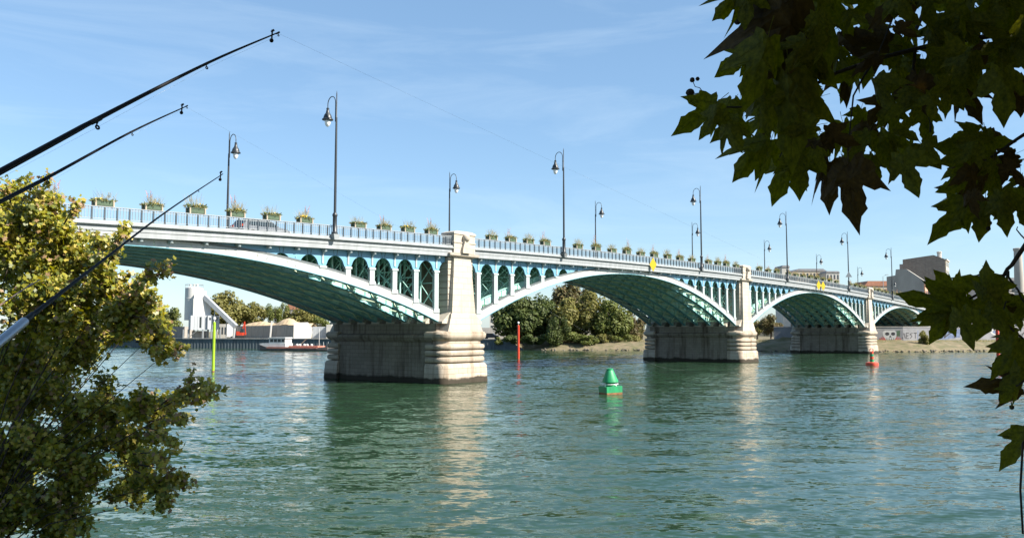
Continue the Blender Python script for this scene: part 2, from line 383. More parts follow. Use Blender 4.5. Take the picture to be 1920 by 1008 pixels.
rnd = random.Random(11)
for si in range(4):
    c0, c1 = PIERS[si], PIERS[si + 1]
    a, b, mid, half, low, top = arch(c0, c1)
    S = frange(a - 0.35, b + 0.35, 64)
    cb = lambda s: zr(s) - 1.8
    # front and back face ribs
    for side, n in ((0, N_NEAR), (1, N_FAR)):
        sg = 1 if side == 0 else -1
        f0, f1 = sorted((n + sg * 0.0, n + sg * 0.2))
        m = MB(); sweep(m, S, f0, f1, lambda s: low(s) + 0.045, top); rib = fix_normals(m.build('face_rib', M_WHITE, bridge))
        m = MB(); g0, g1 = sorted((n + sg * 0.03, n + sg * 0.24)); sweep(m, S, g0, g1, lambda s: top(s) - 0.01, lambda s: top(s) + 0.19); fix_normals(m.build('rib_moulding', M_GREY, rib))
        m = MB(); g0, g1 = sorted((n - sg * 0.08, n + sg * 0.34)); sweep(m, S, g0, g1, low, lambda s: low(s) + 0.05); fix_normals(m.build('rib_flange', M_FLANGE, rib))
        if side == 0 and si < 2:
            for q in range(-4, 5):
                sq = mid + q * 2.48 + 1.0; zq = (low(sq) + top(sq)) / 2 + .05
                m = MB(); k = 14
                for rr, yy in ((0.085, 0.0), (0.085, -0.03), (0.05, -0.03), (0.05, 0.0)): m.v.extend((rr * math.cos(2 * math.pi * j / k), yy, rr * math.sin(2 * math.pi * j / k)) for j in range(k))
                for i2 in range(3):
                    for j in range(k): m.face(i2 * k + j, i2 * k + (j + 1) % k, (i2 + 1) * k + (j + 1) % k, (i2 + 1) * k + j)
                o = m.build('ring_bolt', M_COLUMN, rib); o.location = (sq, f0, zq)
    # inner ribs
    for n in RIBS[1:-1]:
        m = MB()
        m.cur = 0; sweep(m, S, n - 0.03, n + 0.03, low, lambda s: top(s) + 0.36)
        m.cur = 1; sweep(m, S, n - 0.21, n + 0.21, lambda s: low(s) - 0.03, lambda s: low(s) + 0.03)
        m.cur = 0; sweep(m, S, n - 0.17, n + 0.17, lambda s: top(s) + 0.30, lambda s: top(s) + 0.35)
        # rivet heads and stiffeners along the rib
        for i in range(0, 44):
            s = a + (b - a) * (i + .5) / 44
            m.bar((s, n - 0.09, low(s) + .03), (s, n - 0.09, top(s) + .3), 0.05, 0.10)
        fix_normals(m.build('inner_rib', [M_TEAL, M_FLANGE], bridge))
    # bracing under the deck
    nb_ = int((b - a) / BAY); Sb = frange(a + 0.4, b - 0.4, nb_)
    m = MB()
    for k in range(7):
        n0, n1 = RIBS[k], RIBS[k + 1]
        for i in range(nb_):
            s0, s1 = Sb[i], Sb[i + 1]; z0, z1 = low(s0) + 0.16, low(s1) + 0.16
            m.bar((s0, n0, z0), (s1, n1, z1), 0.09); m.bar((s0, n1, z0 + .09), (s1, n0, z1 + .09), 0.09)
        for i in range(nb_ + 1):
            s0 = Sb[i]; m.bar((s0, n0, low(s0) + .42), (s0, n1, low(s0) + .42), 0.09, 0.16)
            # gusset discs where the braces meet
            sm_ = (Sb[i] + Sb[min(i + 1, nb_)]) / 2
            if i < nb_: m.box(sm_ - .16, sm_ + .16, (n0 + n1) / 2 - .14, (n0 + n1) / 2 + .14, low(sm_) + .17, low(sm_) + .24)
    tag(fix_normals(m.build('lateral_bracing', M_BRACE, bridge)), kind='stuff')
    # posts and sway frames in the spandrels
    sway = MB()
    for sd_, s_start in ((1, b - 0.05), (-1, a + 0.05)):
        for j in range(0, 12):
            s = s_start - sd_ * j * BAY
            if (s - mid) * sd_ < 1: break
            ztop = zr(s) - 1.95; zb = top(s) + 0.33
            if ztop - zb < 0.25: break
            for n in RIBS[1:-1]: sway.box(s - 0.07, s + 0.07, n - 0.07, n + 0.07, zb, ztop)
            for k in range(7):
                n0, n1 = RIBS[k], RIBS[k + 1]
                mbx = MB() if k == 0 else sway
                nlev = 2 if ztop - zb > 2.6 else 1
                for lv in range(nlev):
                    za = zb + (ztop - zb) * lv / nlev; zc_ = zb + (ztop - zb) * (lv + 1) / nlev
                    mbx.bar((s, n0, za), (s, n1, zc_), 0.07); mbx.bar((s + .05, n1, za), (s + .05, n0, zc_), 0.07)
                    mbx.bar((s, n0, zc_), (s, n1, zc_), 0.08)
                if k == 0: fix_normals(mbx.build('sway_frame', M_TEAL, bridge))
    tag(fix_normals(sway.build('sway_bracing', M_TEAL, bridge)), kind='stuff')
    # spandrel panels, columns, corbels
    for side, n in ((0, N_NEAR), (1, N_FAR)):
        sg = 1 if side == 0 else -1
        joined = MB()
        ya, yb = n + sg * 0.06, n + sg * 0.20
        def panel(mb, S2, lowf):
            pts = [(s, lowf(s), cb(s) + 0.1) for s in S2]
            pts = [(s, l, h) for s, l, h in pts]
            o = len(mb.v)
            for s, l, h in pts:
                l = min(l, h); mb.v.extend([(s, ya, l), (s, ya, h), (s, yb, l), (s, yb, h)])
            for i in range(len(pts) - 1):
                p = o + 4 * i; q = p + 4
                mb.face(p, q, q + 1, p + 1); mb.face(q + 2, p + 2, p + 3, q + 3); mb.face(p, p + 2, q + 2, q)
        last = {}
        for sd_, s_face in ((1, b + 1.10), (-1, a - 1.10)):
            # s_face: face of the upper pier body; first half bay then whole bays
            ccol = (b - 0.05) if sd_ == 1 else (a + 0.05)       # first column centre
            r = 0.855
            zsp = lambda s: zr(s) - 3.12
            j = 0; edge = None
            # half bay next to pier
            cc = ccol + sd_ * BAY / 2
            S2 = sorted([ccol + sd_ * (s_face - ccol) * sd_ * t / 10 for t in range(11)])
            def lowh(s, cc=cc):
                d = abs(s - cc); return max(top(s) if abs(s - mid) < half else -9, zsp(s) + (math.sqrt(r * r - d * d) if d < r else 0))
            mb = MB() if side == 0 else joined
            panel(mb, S2, lowh)
            if side == 0: fix_normals(mb.build('spandrel_panel', M_BLUE, bridge))
            while True:
                c = ccol - sd_ * j * BAY                          # a column
                oc = c - sd_ * BAY / 2                            # opening beyond it
                if zsp(c) > top(c) + 0.05 and (c - mid) * sd_ > 0:
                    mb = MB() if side == 0 else joined
                    y0, y1 = sorted((n - sg * 0.02, n + sg * 0.24)); zb = min(top(c - .3), top(c + .3)) + .02
                    zt = zsp(c)
                    mb.box(c - 0.25, c + 0.25, y0, y1, zb, zt - 0.14)
                    yc0, yc1 = sorted((n - sg * 0.07, n + sg * 0.27)); mb.box(c - 0.34, c + 0.34, yc0, yc1, zt - 0.14, zt + 0.03)
                    if zt - zb > 1.2:
                        zb2 = max(top(c - .34), top(c + .34)); mb.box(c - 0.33, c + 0.33, yc0, yc1, zb, zb2 + 0.16)
                    if side == 0: fix_normals(mb.build('spandrel_column', M_COLUMN, bridge))
                if (oc - mid) * sd_ < BAY * .4 or zr(oc) - 2.27 < top(oc) + 0.06: break
                S2 = [oc - BAY / 2 + BAY * t / 24 for t in range(25)]
                def lowf(s, oc=oc):
                    d = abs(s - oc); return max(top(s) + .01, zsp(s) + (math.sqrt(r * r - d * d) if d < r else 0))
                mb = MB() if side == 0 else joined
                panel(mb, S2, lowf)
                # keystone lines and archivolt
                if side == 0:
                    for dx in (-.16, .16):
                        y0 = n + .06; zz = zsp(oc) + r
                        if zz > top(oc) + .05: mb.cur = 1; mb.bar((oc + dx * .8, y0 - .005, zz + .03), (oc + dx * 1.3, y0 - .005, cb(oc) - .02), 0.035, 0.03); mb.cur = 0
                    fix_normals(mb.build('spandrel_panel', [M_BLUE, M_GREY], bridge))
                j += 1
            last[sd_] = ccol - sd_ * (j * BAY) if j else ccol
        S2 = frange(last[-1], last[1], 30)
        if side == 0: mb = MB(); panel(mb, S2, lambda s: top(s) + .01); fix_normals(mb.build('spandrel_panel', M_BLUE, bridge))
        else:
            panel(joined, S2, lambda s: top(s) + .01); fix_normals(joined.build('far_spandrel', M_BLUE, bridge))
    # corbels under the cornice, near side
    me = MB(); me.box(-0.10, 0.10, -0.40, 0.0, -0.20, 0.0); me.box(-0.075, 0.075, -0.43, -0.40, -0.17, -0.02)
    for i in range(9):
        t0, t1 = i / 9 * math.pi / 2, (i + 1) / 9 * math.pi / 2
        me.bar((0, -0.34 * (1 - math.sin(t0)) - .02, -0.2 - 0.34 * (1 - math.cos(t0))), (0, -0.34 * (1 - math.sin(t1)) - .02, -0.2 - 0.34 * (1 - math.cos(t1))), 0.15, 0.07)
    me.box(-0.075, 0.075, -0.07, 0.0, -1.1, -0.5)
    corb = me.mesh('corbel', M_COLUMN)
    sm = MB(); sm.box(-0.10, 0.10, -0.40, 0.0, -0.20, 0.0); sm.box(-0.075, 0.075, -0.43, -0.40, -0.17, -0.02); corb_s = sm.mesh('corbel_small', M_COLUMN)
    for sd_, s0 in ((1, b - 0.05), (-1, a + 0.05)):
        for j in range(14):
            s = s0 - sd_ * j * BAY
            if (s - mid) * sd_ < 0.6: break
            link('corbel', corb if zr(s) - 3.1 > top(s) + .1 else corb_s, bridge, (s, N_NEAR + 0.06, zr(s) - 1.802))

# deck, cornices, road
S0, S1 = -66.0, 240.0
SD = frange(S0, S1, 90)
def sweep_prof(mb, S, prof):
    mb.loft([[(s, n, zr(s) + z) for n, z in prof] for s in S]); return mb
def clip_segments():
    segs = []; edges = [S0] + [x for c in PIERS for x in (c - 1.42, c + 1.42)] + [S1]
    for i in range(0, len(edges), 2): segs.append((edges[i], edges[i + 1]))
    return segs
dk = MB(); sweep_prof(dk, SD, [(1.32, -1.72), (15.28, -1.72), (15.28, -1.0), (1.32, -1.0)])
deck = fix_normals(dk.build('deck', M_SOFFIT, bridge))
m = MB(); sweep_prof(m, SD, [(3.6, -0.996), (13.0, -0.996), (13.0, -0.98), (3.6, -0.98)]); fix_normals(m.build('roadway', M_ASPHALT, deck))
for n0, n1 in ((0.7, 3.55), (13.05, 15.9)):
    m = MB(); sweep_prof(m, SD, [(n0, -0.994), (n1, -0.994), (n1, -0.86), (n0, -0.86)]); fix_normals(m.build('sidewalk', M_PAVE, deck))
m = MB()
for si in range(4):
    for i in range(26):
        s = PIERS[si] + 2 + (PIERS[si + 1] - PIERS[si] - 4) * i / 25
        m.box(s - .09, s + .09, 1.4, 15.2, zr(s) - 2.02, zr(s) - 1.70)
tag(fix_normals(m.build('deck_beams', M_TEAL, bridge)), kind='stuff')
for (e0, e1) in clip_segments():
    SS = frange(e0, e1, 24)
    for side in (0, 1):
        f = (lambda n: n) if side == 0 else (lambda n: 16.6 - n)
        m = MB(); sweep_prof(m, SS, [(f(1.36), -1.8), (f(0.64), -1.8), (f(0.64), -1.49), (f(0.60), -1.45), (f(0.60), -1.16), (f(1.36), -1.16)])
        cor = fix_normals(m.build('cornice', M_CORN, bridge))
        m = MB(); sweep_prof(m, SS, [(f(1.3), -1.16), (f(0.48), -1.16), (f(0.40), -1.10), (f(0.40), -1.0), (f(1.3), -1.0)]); fix_normals(m.build('cornice_slab', M_CORN, cor))
        m = MB(); sweep_prof(m, SS, [(f(0.98), -1.0), (f(0.52), -1.0), (f(0.52), -0.84), (f(0.98), -0.84)]); fix_normals(m.build('kerb', M_CORN, cor))

# railing, near side with every post; far side plain
post = MB(); post.box(-0.045, 0.045, -0.045, 0.045, -0.84, -0.04); post.box(-0.05, 0.05, -0.045, 0.045, -0.84, -0.78); post_me = post.mesh('railing_post', M_RAILD)
for (e0, e1) in clip_segments():
    for side in (0, 1):
        n = 0.66 if side == 0 else 15.94
        SS = frange(e0, e1, 24); m = MB()
        sweep_prof(m, SS, [(n - .05, -0.05), (n + .05, -0.05), (n + .05, 0.0), (n - .05, 0.0)])
        sweep_prof(m, SS, [(n - .02, -0.76), (n + .02, -0.76), (n + .02, -0.72), (n - .02, -0.72)])
        sweep_prof(m, SS, [(n - .02, -0.17), (n + .02, -0.17), (n + .02, -0.135), (n - .02, -0.135)])
        rl = fix_normals(m.build('railing', M_CORN, bridge))
        npst = int((e1 - e0) / 0.76); m = MB()
        for i in range(npst + 1):
            s = e0 + .05 + (e1 - e0 - .1) * i / npst
            if side == 0 and -39 < s < 146: link('railing_post', post_me, rl, (s, n, zr(s)))
            else: m.box(s - .035, s + .035, n - .03, n + .03, zr(s) - .84, zr(s) - .04)
            if i < npst:
                ds = (e1 - e0 - .1) / npst
                for k in range(1, 4):
                    sb = s + ds * k / 4; m.box(sb - .016, sb + .016, n - .016, n + .016, zr(sb) - .74, zr(sb) - .04)
        tag(m.build('balusters', M_RAIL, rl), kind='stuff')

# ---- piers
def nose_sec(c, ht, n0, n1, r, z, flip=False, k=7):
    pts = [(c - ht, n1)]
    for i in range(k + 1):
        t = i / k * math.pi / 2; pts.append((c - ht + r - r * math.cos(t), n0 + r - r * math.sin(t)))
    for i in range(k + 1):
        t = i / k * math.pi / 2; pts.append((c + ht - r + r * math.sin(t), n0 + r - r * math.cos(t)))
    pts.append((c + ht, n1))
    if flip: pts = [(s, 16.6 - n) for s, n in pts]
    return [(s, n, z) for s, n in pts]
def rect(c, hs, n0, n1, z): return [(c - hs, n0, z), (c + hs, n0, z), (c + hs, n1, z), (c - hs, n1, z)]
for pi_, c in enumerate(PIERS):
    zcap = zr(c) - 1.85
    m = MB()
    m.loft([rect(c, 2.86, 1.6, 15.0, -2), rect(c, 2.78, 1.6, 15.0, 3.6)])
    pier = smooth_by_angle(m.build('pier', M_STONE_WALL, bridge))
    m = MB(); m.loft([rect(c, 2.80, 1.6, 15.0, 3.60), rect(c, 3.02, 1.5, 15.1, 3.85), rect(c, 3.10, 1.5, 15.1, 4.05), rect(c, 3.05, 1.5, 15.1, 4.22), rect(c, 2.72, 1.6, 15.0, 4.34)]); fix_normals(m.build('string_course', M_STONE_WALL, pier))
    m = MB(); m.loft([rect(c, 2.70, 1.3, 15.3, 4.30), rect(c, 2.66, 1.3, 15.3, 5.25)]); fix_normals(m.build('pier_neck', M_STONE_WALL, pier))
    # inclined skewbacks carrying the rib feet
    for k, n in enumerate(RIBS):
        m = MB(); m.prism([(c - 2.64, 5.25), (c + 2.64, 5.25), (c + 2.62, 5.42), (c + 1.6, 6.25), (c - 1.6, 6.25), (c - 2.62, 5.42)], n - 0.55, n + 0.55); fix_normals(m.build('skewback', M_STONE_UP, pier))
    for flip in (False, True):
        if flip and pi_ == 99: continue
        fl = (lambda n: 16.6 - n) if flip else (lambda n: n)
        def lf(levels, name, mt, parent, r0=1.0):
            m = MB(); m.loft([nose_sec(c, ht, n0, 2.35, r0, z, flip) for z, ht, n0 in levels]); return smooth_by_angle(m.build(name, mt, parent), 40)
        lf([(-2, 3.18, -.06), (0.0, 3.14, -.03), (1.50, 3.06, .03), (1.72, 2.94, .15), (1.76, 2.80, .3)], 'nose_base', M_STONE, pier, 0.7)
        for z0, z1 in ((1.80, 2.33), (2.38, 2.89), (2.94, 3.44)):
            lv = []
            for i in range(9):
                t = i / 8 * math.pi; bl = 0.24 * math.sin(t) ** 0.6 if 0 < i < 8 else 0.0
                lv.append(((z0 + z1) / 2 - (z1 - z0) / 2 * math.cos(t), 2.78 + bl, 0.34 - bl))
            lf(lv, 'torus_band', M_STONE, pier)
        lf([(3.40, 2.76, .36), (3.78, 2.76, .36)], 'nose_neck', M_STONE, pier)
        lf([(3.72, 2.78, .34), (3.86, 2.98, .14), (4.05, 3.12, .02), (4.32, 3.14, 0.0), (4.52, 3.00, .12), (4.62, 2.5, .6)], 'nose_ledge', M_STONE, pier)
        n_ = [fl(x) for x in (0.55, 0.7, 0.92, 1.0)]
        def rl_(levels, name, mt=M_STONE_UP):
            m = MB(); m.loft([rect(c + dc, hs, fl(n0), fl(n1), z) for z, hs, n0, n1, dc in levels]); return fix_normals(m.build(name, mt, pier))
        rl_([(4.56, 2.30, .22, 2.4, 0), (5.2, 2.02, .30, 2.4, 0), (6.05, 1.72, .38, 2.4, 0), (6.06, 1.66, .42, 2.4, 0), (6.14, 1.64, .45, 2.4, 0)], 'shaft_base')
        rl_([(6.14, 1.54, .46, 1.2, 0), (zcap, 1.10, .66, 1.2, 0)], 'shaft')
        # rusticated courses of the upper body
        nc = 9; h = (zcap - 6.2) / nc
        for i in range(nc):
            z0 = 6.2 + h * i
            rl_([(z0, 1.55, 1.0, 2.6, 0), (z0 + .04, 1.62, .92, 2.6, 0), (z0 + h - .045, 1.62, .92, 2.6, 0), (z0 + h - .005, 1.55, 1.0, 2.6, 0)], 'stone_course')
        rl_([(zcap, 1.60, .62, 2.0, 0), (zcap + .10, 1.92, .36, 2.0, 0), (zcap + .28, 1.96, .32, 2.0, 0), (zcap + .34, 1.80, .45, 2.0, 0)], 'capital')
        rl_([(zcap + .34, 1.40, .40, 1.9, 0), (zcap + 1.2, 1.40, .40, 1.9, 0), (zcap + 1.24, 1.46, .34, 1.9, 0), (zcap + 1.33, 1.46, .34, 1.9, 0), (zcap + 1.36, 1.38, .42, 1.9, 0), (zcap + 1.95, 1.38, .42, 1.9, 0), (zcap + 2.02, 1.46, .34, 1.95, 0), (zcap + 2.18, 1.46, .34, 1.95, 0), (zcap + 2.34, 1.0, .5, 1.8, 0)], 'parapet_block')
        m = MB(); prof = [(-0.52, 0.34), (0.52, 0.34), (0.48, .8), (0.30, 1.25), (0.26, 1.55), (-0.26, 1.55), (-0.30, 1.25), (-0.48, .8)]
        ys_ = sorted((fl(.12), fl(.5))); m.prism([(c + x, zcap + z) for x, z in prof], ys_[0], ys_[1]); fix_normals(m.build('console', M_STONE_UP, pier))
        m = MB(); m.lathe([(0.02, -.36), (.2, -.3), (.31, -.18), (.36, 0), (.31, .18), (.2, .3), (.02, .36)], 14, (c, fl(.22), zcap + 1.72)); smooth_by_angle(m.build('ball_finial', M_STONE_UP, pier), 60)
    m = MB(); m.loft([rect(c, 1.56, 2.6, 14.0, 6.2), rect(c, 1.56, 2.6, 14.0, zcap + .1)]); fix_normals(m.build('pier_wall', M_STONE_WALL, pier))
# abutment and approach walls at both ends
for sA, sB in ((-66, -59), (181.5, 240)):
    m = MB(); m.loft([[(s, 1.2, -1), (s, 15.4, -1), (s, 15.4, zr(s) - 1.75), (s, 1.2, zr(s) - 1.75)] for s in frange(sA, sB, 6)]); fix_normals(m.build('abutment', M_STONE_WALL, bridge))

# ================================================================== THINGS ON THE BRIDGE
# ---- street lamps (arm along local +y)
def make_lamp():
    r = empty('street_lamp')
    b = MB(); b.lathe([(.24, 0), (.24, .12), (.17, .2), (.16, 1.35), (.20, 1.42), (.20, 1.52), (.12, 1.66)], 12); smooth_by_angle(b.build('base', M_IRON, r), 40)
    p = MB(); p.lathe([(.105, 1.6), (.095, 5.5), (.075, 9.0), (.07, 9.1), (.045, 9.15), (.04, 10.9), (.01, 11.15)], 10); smooth_by_angle(p.build('pole', M_IRON, r), 40)
    a = MB(); pts = [(0, .13, 8.75), (0, .13, 9.9)] + [(0, .13 + .47 - .47 * math.cos(t * math.pi / 10), 10.25 + .55 * math.sin(t * math.pi / 10)) for t in range(11)] + [(0, 1.07, 9.95)]
    a.tube(pts, .034, 8); a.bar((0, 0, 8.95), (0, .14, 8.95), .05); a.bar((0, 0, 9.75), (0, .14, 9.75), .05); smooth_by_angle(a.build('arm', M_IRON, r), 50)
    h = MB(); h.lathe([(.05, 10.0), (.12, 9.95), (.10, 9.85), (.13, 9.72), (.15, 9.60), (.27, 9.42), (.33, 9.25), (.34, 9.16), (.43, 9.10), (.44, 9.03), (.34, 9.0), (.22, 8.99)], 16, (0, 1.07, 0)); smooth_by_angle(h.build('lantern', M_IRON, r), 40)
    g = MB(); g.lathe([(.23, 9.02), (.235, 8.88), (.20, 8.70), (.13, 8.55), (.03, 8.49)], 14, (0, 1.07, 0)); g.build('globe', M_GLASS, r, True)
    return r
lamp0 = make_lamp()
near_s = [-14.2, 15.9, 47.6, 78.4, 109.9, 140.2]
far_s = [-13.3, 15.6, 46.5, 77.0, 108.8, 139.4, 170.3, 201.5]
# shift the far ones from the measuring plane (n=16.8) to their real line
def sp_lamp(name, s, n, zb, flip, label, group):
    global lamp0_used
    o = lamp0 if not lamp0_used else copy_tree(lamp0)
    lamp0_used = True
    o.location = W(s, n, zb); o.rotation_euler = (0, 0, BROT + (math.pi if flip else 0)); tag(o, label, 'street lamp', group)
    return o
lamp0_used = False
for i, s in enumerate(near_s):
    o = sp_lamp('street_lamp', s, 0.34, zr(s) - 0.72, False, f'black lamp post with arm bending left on the near railing, {ORD[i]} from left', 'street lamps along the near side of the bridge')
    cst = MB(); cst.loft([rect(0, .16, -.2, .42, -.42), rect(0, .26, -.26, .30, -.10), rect(0, .30, -.28, .30, 0)]); fix_normals(cst.build('lamp_console', M_CORN, o))
for i, s in enumerate(far_s):
    o = sp_lamp('street_lamp', s, 16.5, zr(s) - 1.3, True, f'black lamp post with arm bending right behind the far railing, {ORD[i]} from left', 'street lamps along the far side of the bridge')
    for ch in list(o.children):
        if ch.name.startswith('lamp_console'): bpy.data.objects.remove(ch)

# ---- planters on the near railing
M_PGREEN = mat('planter_green', (0.045, 0.078, 0.042), 0.7, 0.15, 4, 0.2, 20)
M_PWOOD = mat('planter_wood', (0.36, 0.30, 0.22), 0.75, 0.15, 5)
M_SOIL = mat('soil', (0.05, 0.035, 0.025), 0.95, 0.2, 6)
M_PLEAF = mat('planter_leaf', (0.14, 0.17, 0.04), 0.6, 0.3, 5, transl=0.25)
M_PDRY = mat('planter_grass_dry', (0.36, 0.30, 0.14), 0.7, 0.2, 5, transl=0.2)
M_YEL = mat('yellow_flower', (0.75, 0.52, 0.02), 0.6, 0.1, 5)
M_RED = mat('red_flower', (0.50, 0.11, 0.05), 0.6, 0.1, 5)
def planter_box():
    r = []
    b = MB(); b.box(-.54, .54, -.22, .22, .02, .36)
    c = MB(); c.box(-.045, .045, -.045, .045, 0, .39)
    rim = MB(); rim.box(-.49, .49, -.245, -.22, .31, .38); rim.box(-.49, .49, .22, .245, .31, .38); rim.box(-.565, -.54, -.18, .18, .31, .38); rim.box(.54, .565, -.18, .18, .31, .38)
    sl = MB(); sl.box(-.50, .50, -.18, .18, .36, .375)
    hk = MB()
    for x in (-.4, .4): hk.box(x - .02, x + .02, -.30, .0, -.03, .02); hk.box(x - .02, x + .02, -.34, -.30, -.14, .02)
    return [('box', b.mesh('box', M_PGREEN)), ('corner_post', c.mesh('corner_post', M_PWOOD)), ('rim', rim.mesh('rim', M_PGREEN)), ('soil', sl.mesh('soil', M_SOIL)), ('hook', hk.mesh('hook', M_IRON))]
PB = planter_box()
def plants(seed):
    rr = random.Random(seed); m = MB()
    def leaf(p, d, ln, wd):
        d = d.normalized(); x = d.cross(Vector((rr.uniform(-1, 1), rr.uniform(-1, 1), .3))).normalized() * wd
        m.add([p, p + d * ln * .5 + x, p + d * ln, p + d * ln * .5 - x], [(0, 1, 2, 3)])
    bush_h = rr.uniform(.10, .28); skew = rr.uniform(-.3, .3)
    for i in range(rr.randint(220, 340)):   # low foliage spilling over the rim
        p = Vector((rr.uniform(-.62, .62), rr.uniform(-.26, .26), .33 + rr.random() * bush_h * (1 + skew * rr.uniform(-1, 1))))
        d = Vector((p.x * .9 + rr.uniform(-.6, .6), p.y * 2 + rr.uniform(-.6, .6), rr.uniform(-.35, .9)))
        m.cur = 0 if rr.random() < .66 else 1; leaf(p, d, rr.uniform(.10, .30), rr.uniform(.015, .04))
    for i in range(rr.randint(30, 110)):    # wispy grass
        p = Vector((rr.gauss(skew, .3), rr.uniform(-.15, .15), .4)); m.cur = 1
        leaf(p, Vector((rr.gauss(0, .55), rr.uniform(-.6, .6), 1.2)), rr.uniform(.4, 1.0), .009)
    for j in range(rr.choice((0, 1, 1, 2))):   # tall flower spikes
        x0 = rr.uniform(-.4, .4); hb = rr.uniform(.6, 1.2); mt = rr.choice((3, 3, 1))
        for i in range(rr.randint(1, 4)):
            b0 = Vector((x0 + rr.uniform(-.12, .12), 0, .4)); dr = Vector((rr.uniform(-.2, .2), rr.uniform(-.15, .15), 1)); hh = hb * rr.uniform(.75, 1.1)
            m.cur = 1; leaf(b0, dr, hh, .012)
            m.cur = mt
            for k in range(14):
                t = .45 + .55 * k / 14; leaf(b0 + dr * hh * t, Vector((rr.uniform(-1, 1), rr.uniform(-1, 1), .5)), .10 * (1.3 - t), .026)
    xf = rr.uniform(-.45, .45)
    for i in range(rr.choice((0, 0, 14, 30, 44))):   # yellow flowers
        m.cur = 2; p = Vector((xf + rr.gauss(0, .15), rr.uniform(-.27, .15), rr.uniform(.46, .62)))
        leaf(p, Vector((rr.uniform(-1, 1), rr.uniform(-1, 1), .4)), .10, .045)
    return m.mesh('plants', M_PLEAF, M_PDRY, M_YEL, M_RED)
PLANTS = [plants(100 + i) for i in range(16)]; prr = random.Random(8)
pl_s = {0: [-34.3, -31.4, -28.3, -25.3, -22.3, -19.4, -16.5, -11.3, -8.6, -5.9, -3.1], 1: [5, 7.9, 10.7, 13.5, 19.4, 23, 26.3, 29.5, 32.7, 36, 39.4, 42.7, 46, 51, 53.9, 56.7, 60],
        2: [68.4, 72, 75.4, 80.5, 84, 87.4, 90.8, 94.2, 97.6, 101, 104.5, 113, 116.4, 119.6, 122], 3: [129, 132, 135, 138, 143, 146.5, 150, 153.5]}
SPN = ['first', 'second', 'third', 'fourth']
k = 0
for sp_, lst in pl_s.items():
    for i, s in enumerate(lst):
        r = empty('planter', W(s, 0.98, zr(s) + 0.03), BROT)
        r.rotation_euler.y = -math.atan(-2 * 1.9e-4 * (s - 62))
        for nm, me in PB:
            if nm == 'corner_post':
                for x in (-.54, .54):
                    for y in (-.22, .22): link(nm, me, r, (x, y, 0))
            else: link(nm, me, r)
        p = link('plants', PLANTS[(k * 7 + i) % 16], r); p.scale.z = prr.uniform(.8, 1.15)
        if prr.random() < .5: p.rotation_euler.z = math.pi
        tag(r, f'green flower planter on the railing above the {SPN[sp_]} arch, {(ORD + ["sixteenth", "seventeenth"])[i]} from left', 'planter', 'flower planters along the bridge railing')
        k += 1

# ---- navigation and traffic signs
M_SIGNY = mat('sign_yellow', (0.50, 0.35, 0.0), 0.4, 0.04, 3)
M_SIGNW = mat('sign_white', (0.75, 0.75, 0.72), 0.4, 0.04, 3)
M_STEEL = mat('galvanised', (0.32, 0.34, 0.35), 0.45, 0.1, 4, metal=0.3)
def diamond(s, label, hz=0.86, hw=0.50, rz=0.0):
    r = empty('navigation_sign', W(s, 0.22, zr(s) - 1.0), BROT + rz)
    m = MB(); m.prism([(0, -hz), (hw, 0), (0, hz), (-hw, 0)], -.05, -.02); fix_normals(m.build('plate', M_SIGNY, r))
    m = MB(); m.box(-.04, .04, -.02, .3, -.5, -.42); m.box(-.04, .04, -.02, .3, .1, .18); m.box(-.03, .03, -.018, .02, -1.0, .8); m.build('bracket', M_IRON, r)
    tag(r, label, 'sign'); return r
diamond(34.3, 'single yellow diamond sign over the middle of the second arch', rz=R(-30))
diamond(92.6, 'left one of the two yellow diamond signs over the third arch', rz=R(-30))
diamond(94.9, 'right one of the two yellow diamond signs over the third arch', rz=R(-30))
s = 109.9
r = empty('traffic_sign', W(s, 0.34, zr(s) + 1.55), BROT + R(-60))
m = MB(); m.prism([(-.62, 0), (.62, 0), (0, 1.08)], -.13, -.10); fix_normals(m.build('plate', M_STEEL, r))
m = MB(); m.prism([(-.5, .07), (.5, .07), (0, .94)], -.10, -.094); fix_normals(m.build('face', M_SIGNW, r))
m = MB(); m.box(-.05, .05, -.10, .12, .2, .26); m.box(-.05, .05, -.10, .12, .55, .61); m.build('clamp', M_IRON, r)
tag(r, 'grey triangular traffic sign clamped to the fifth near lamp post', 'sign')
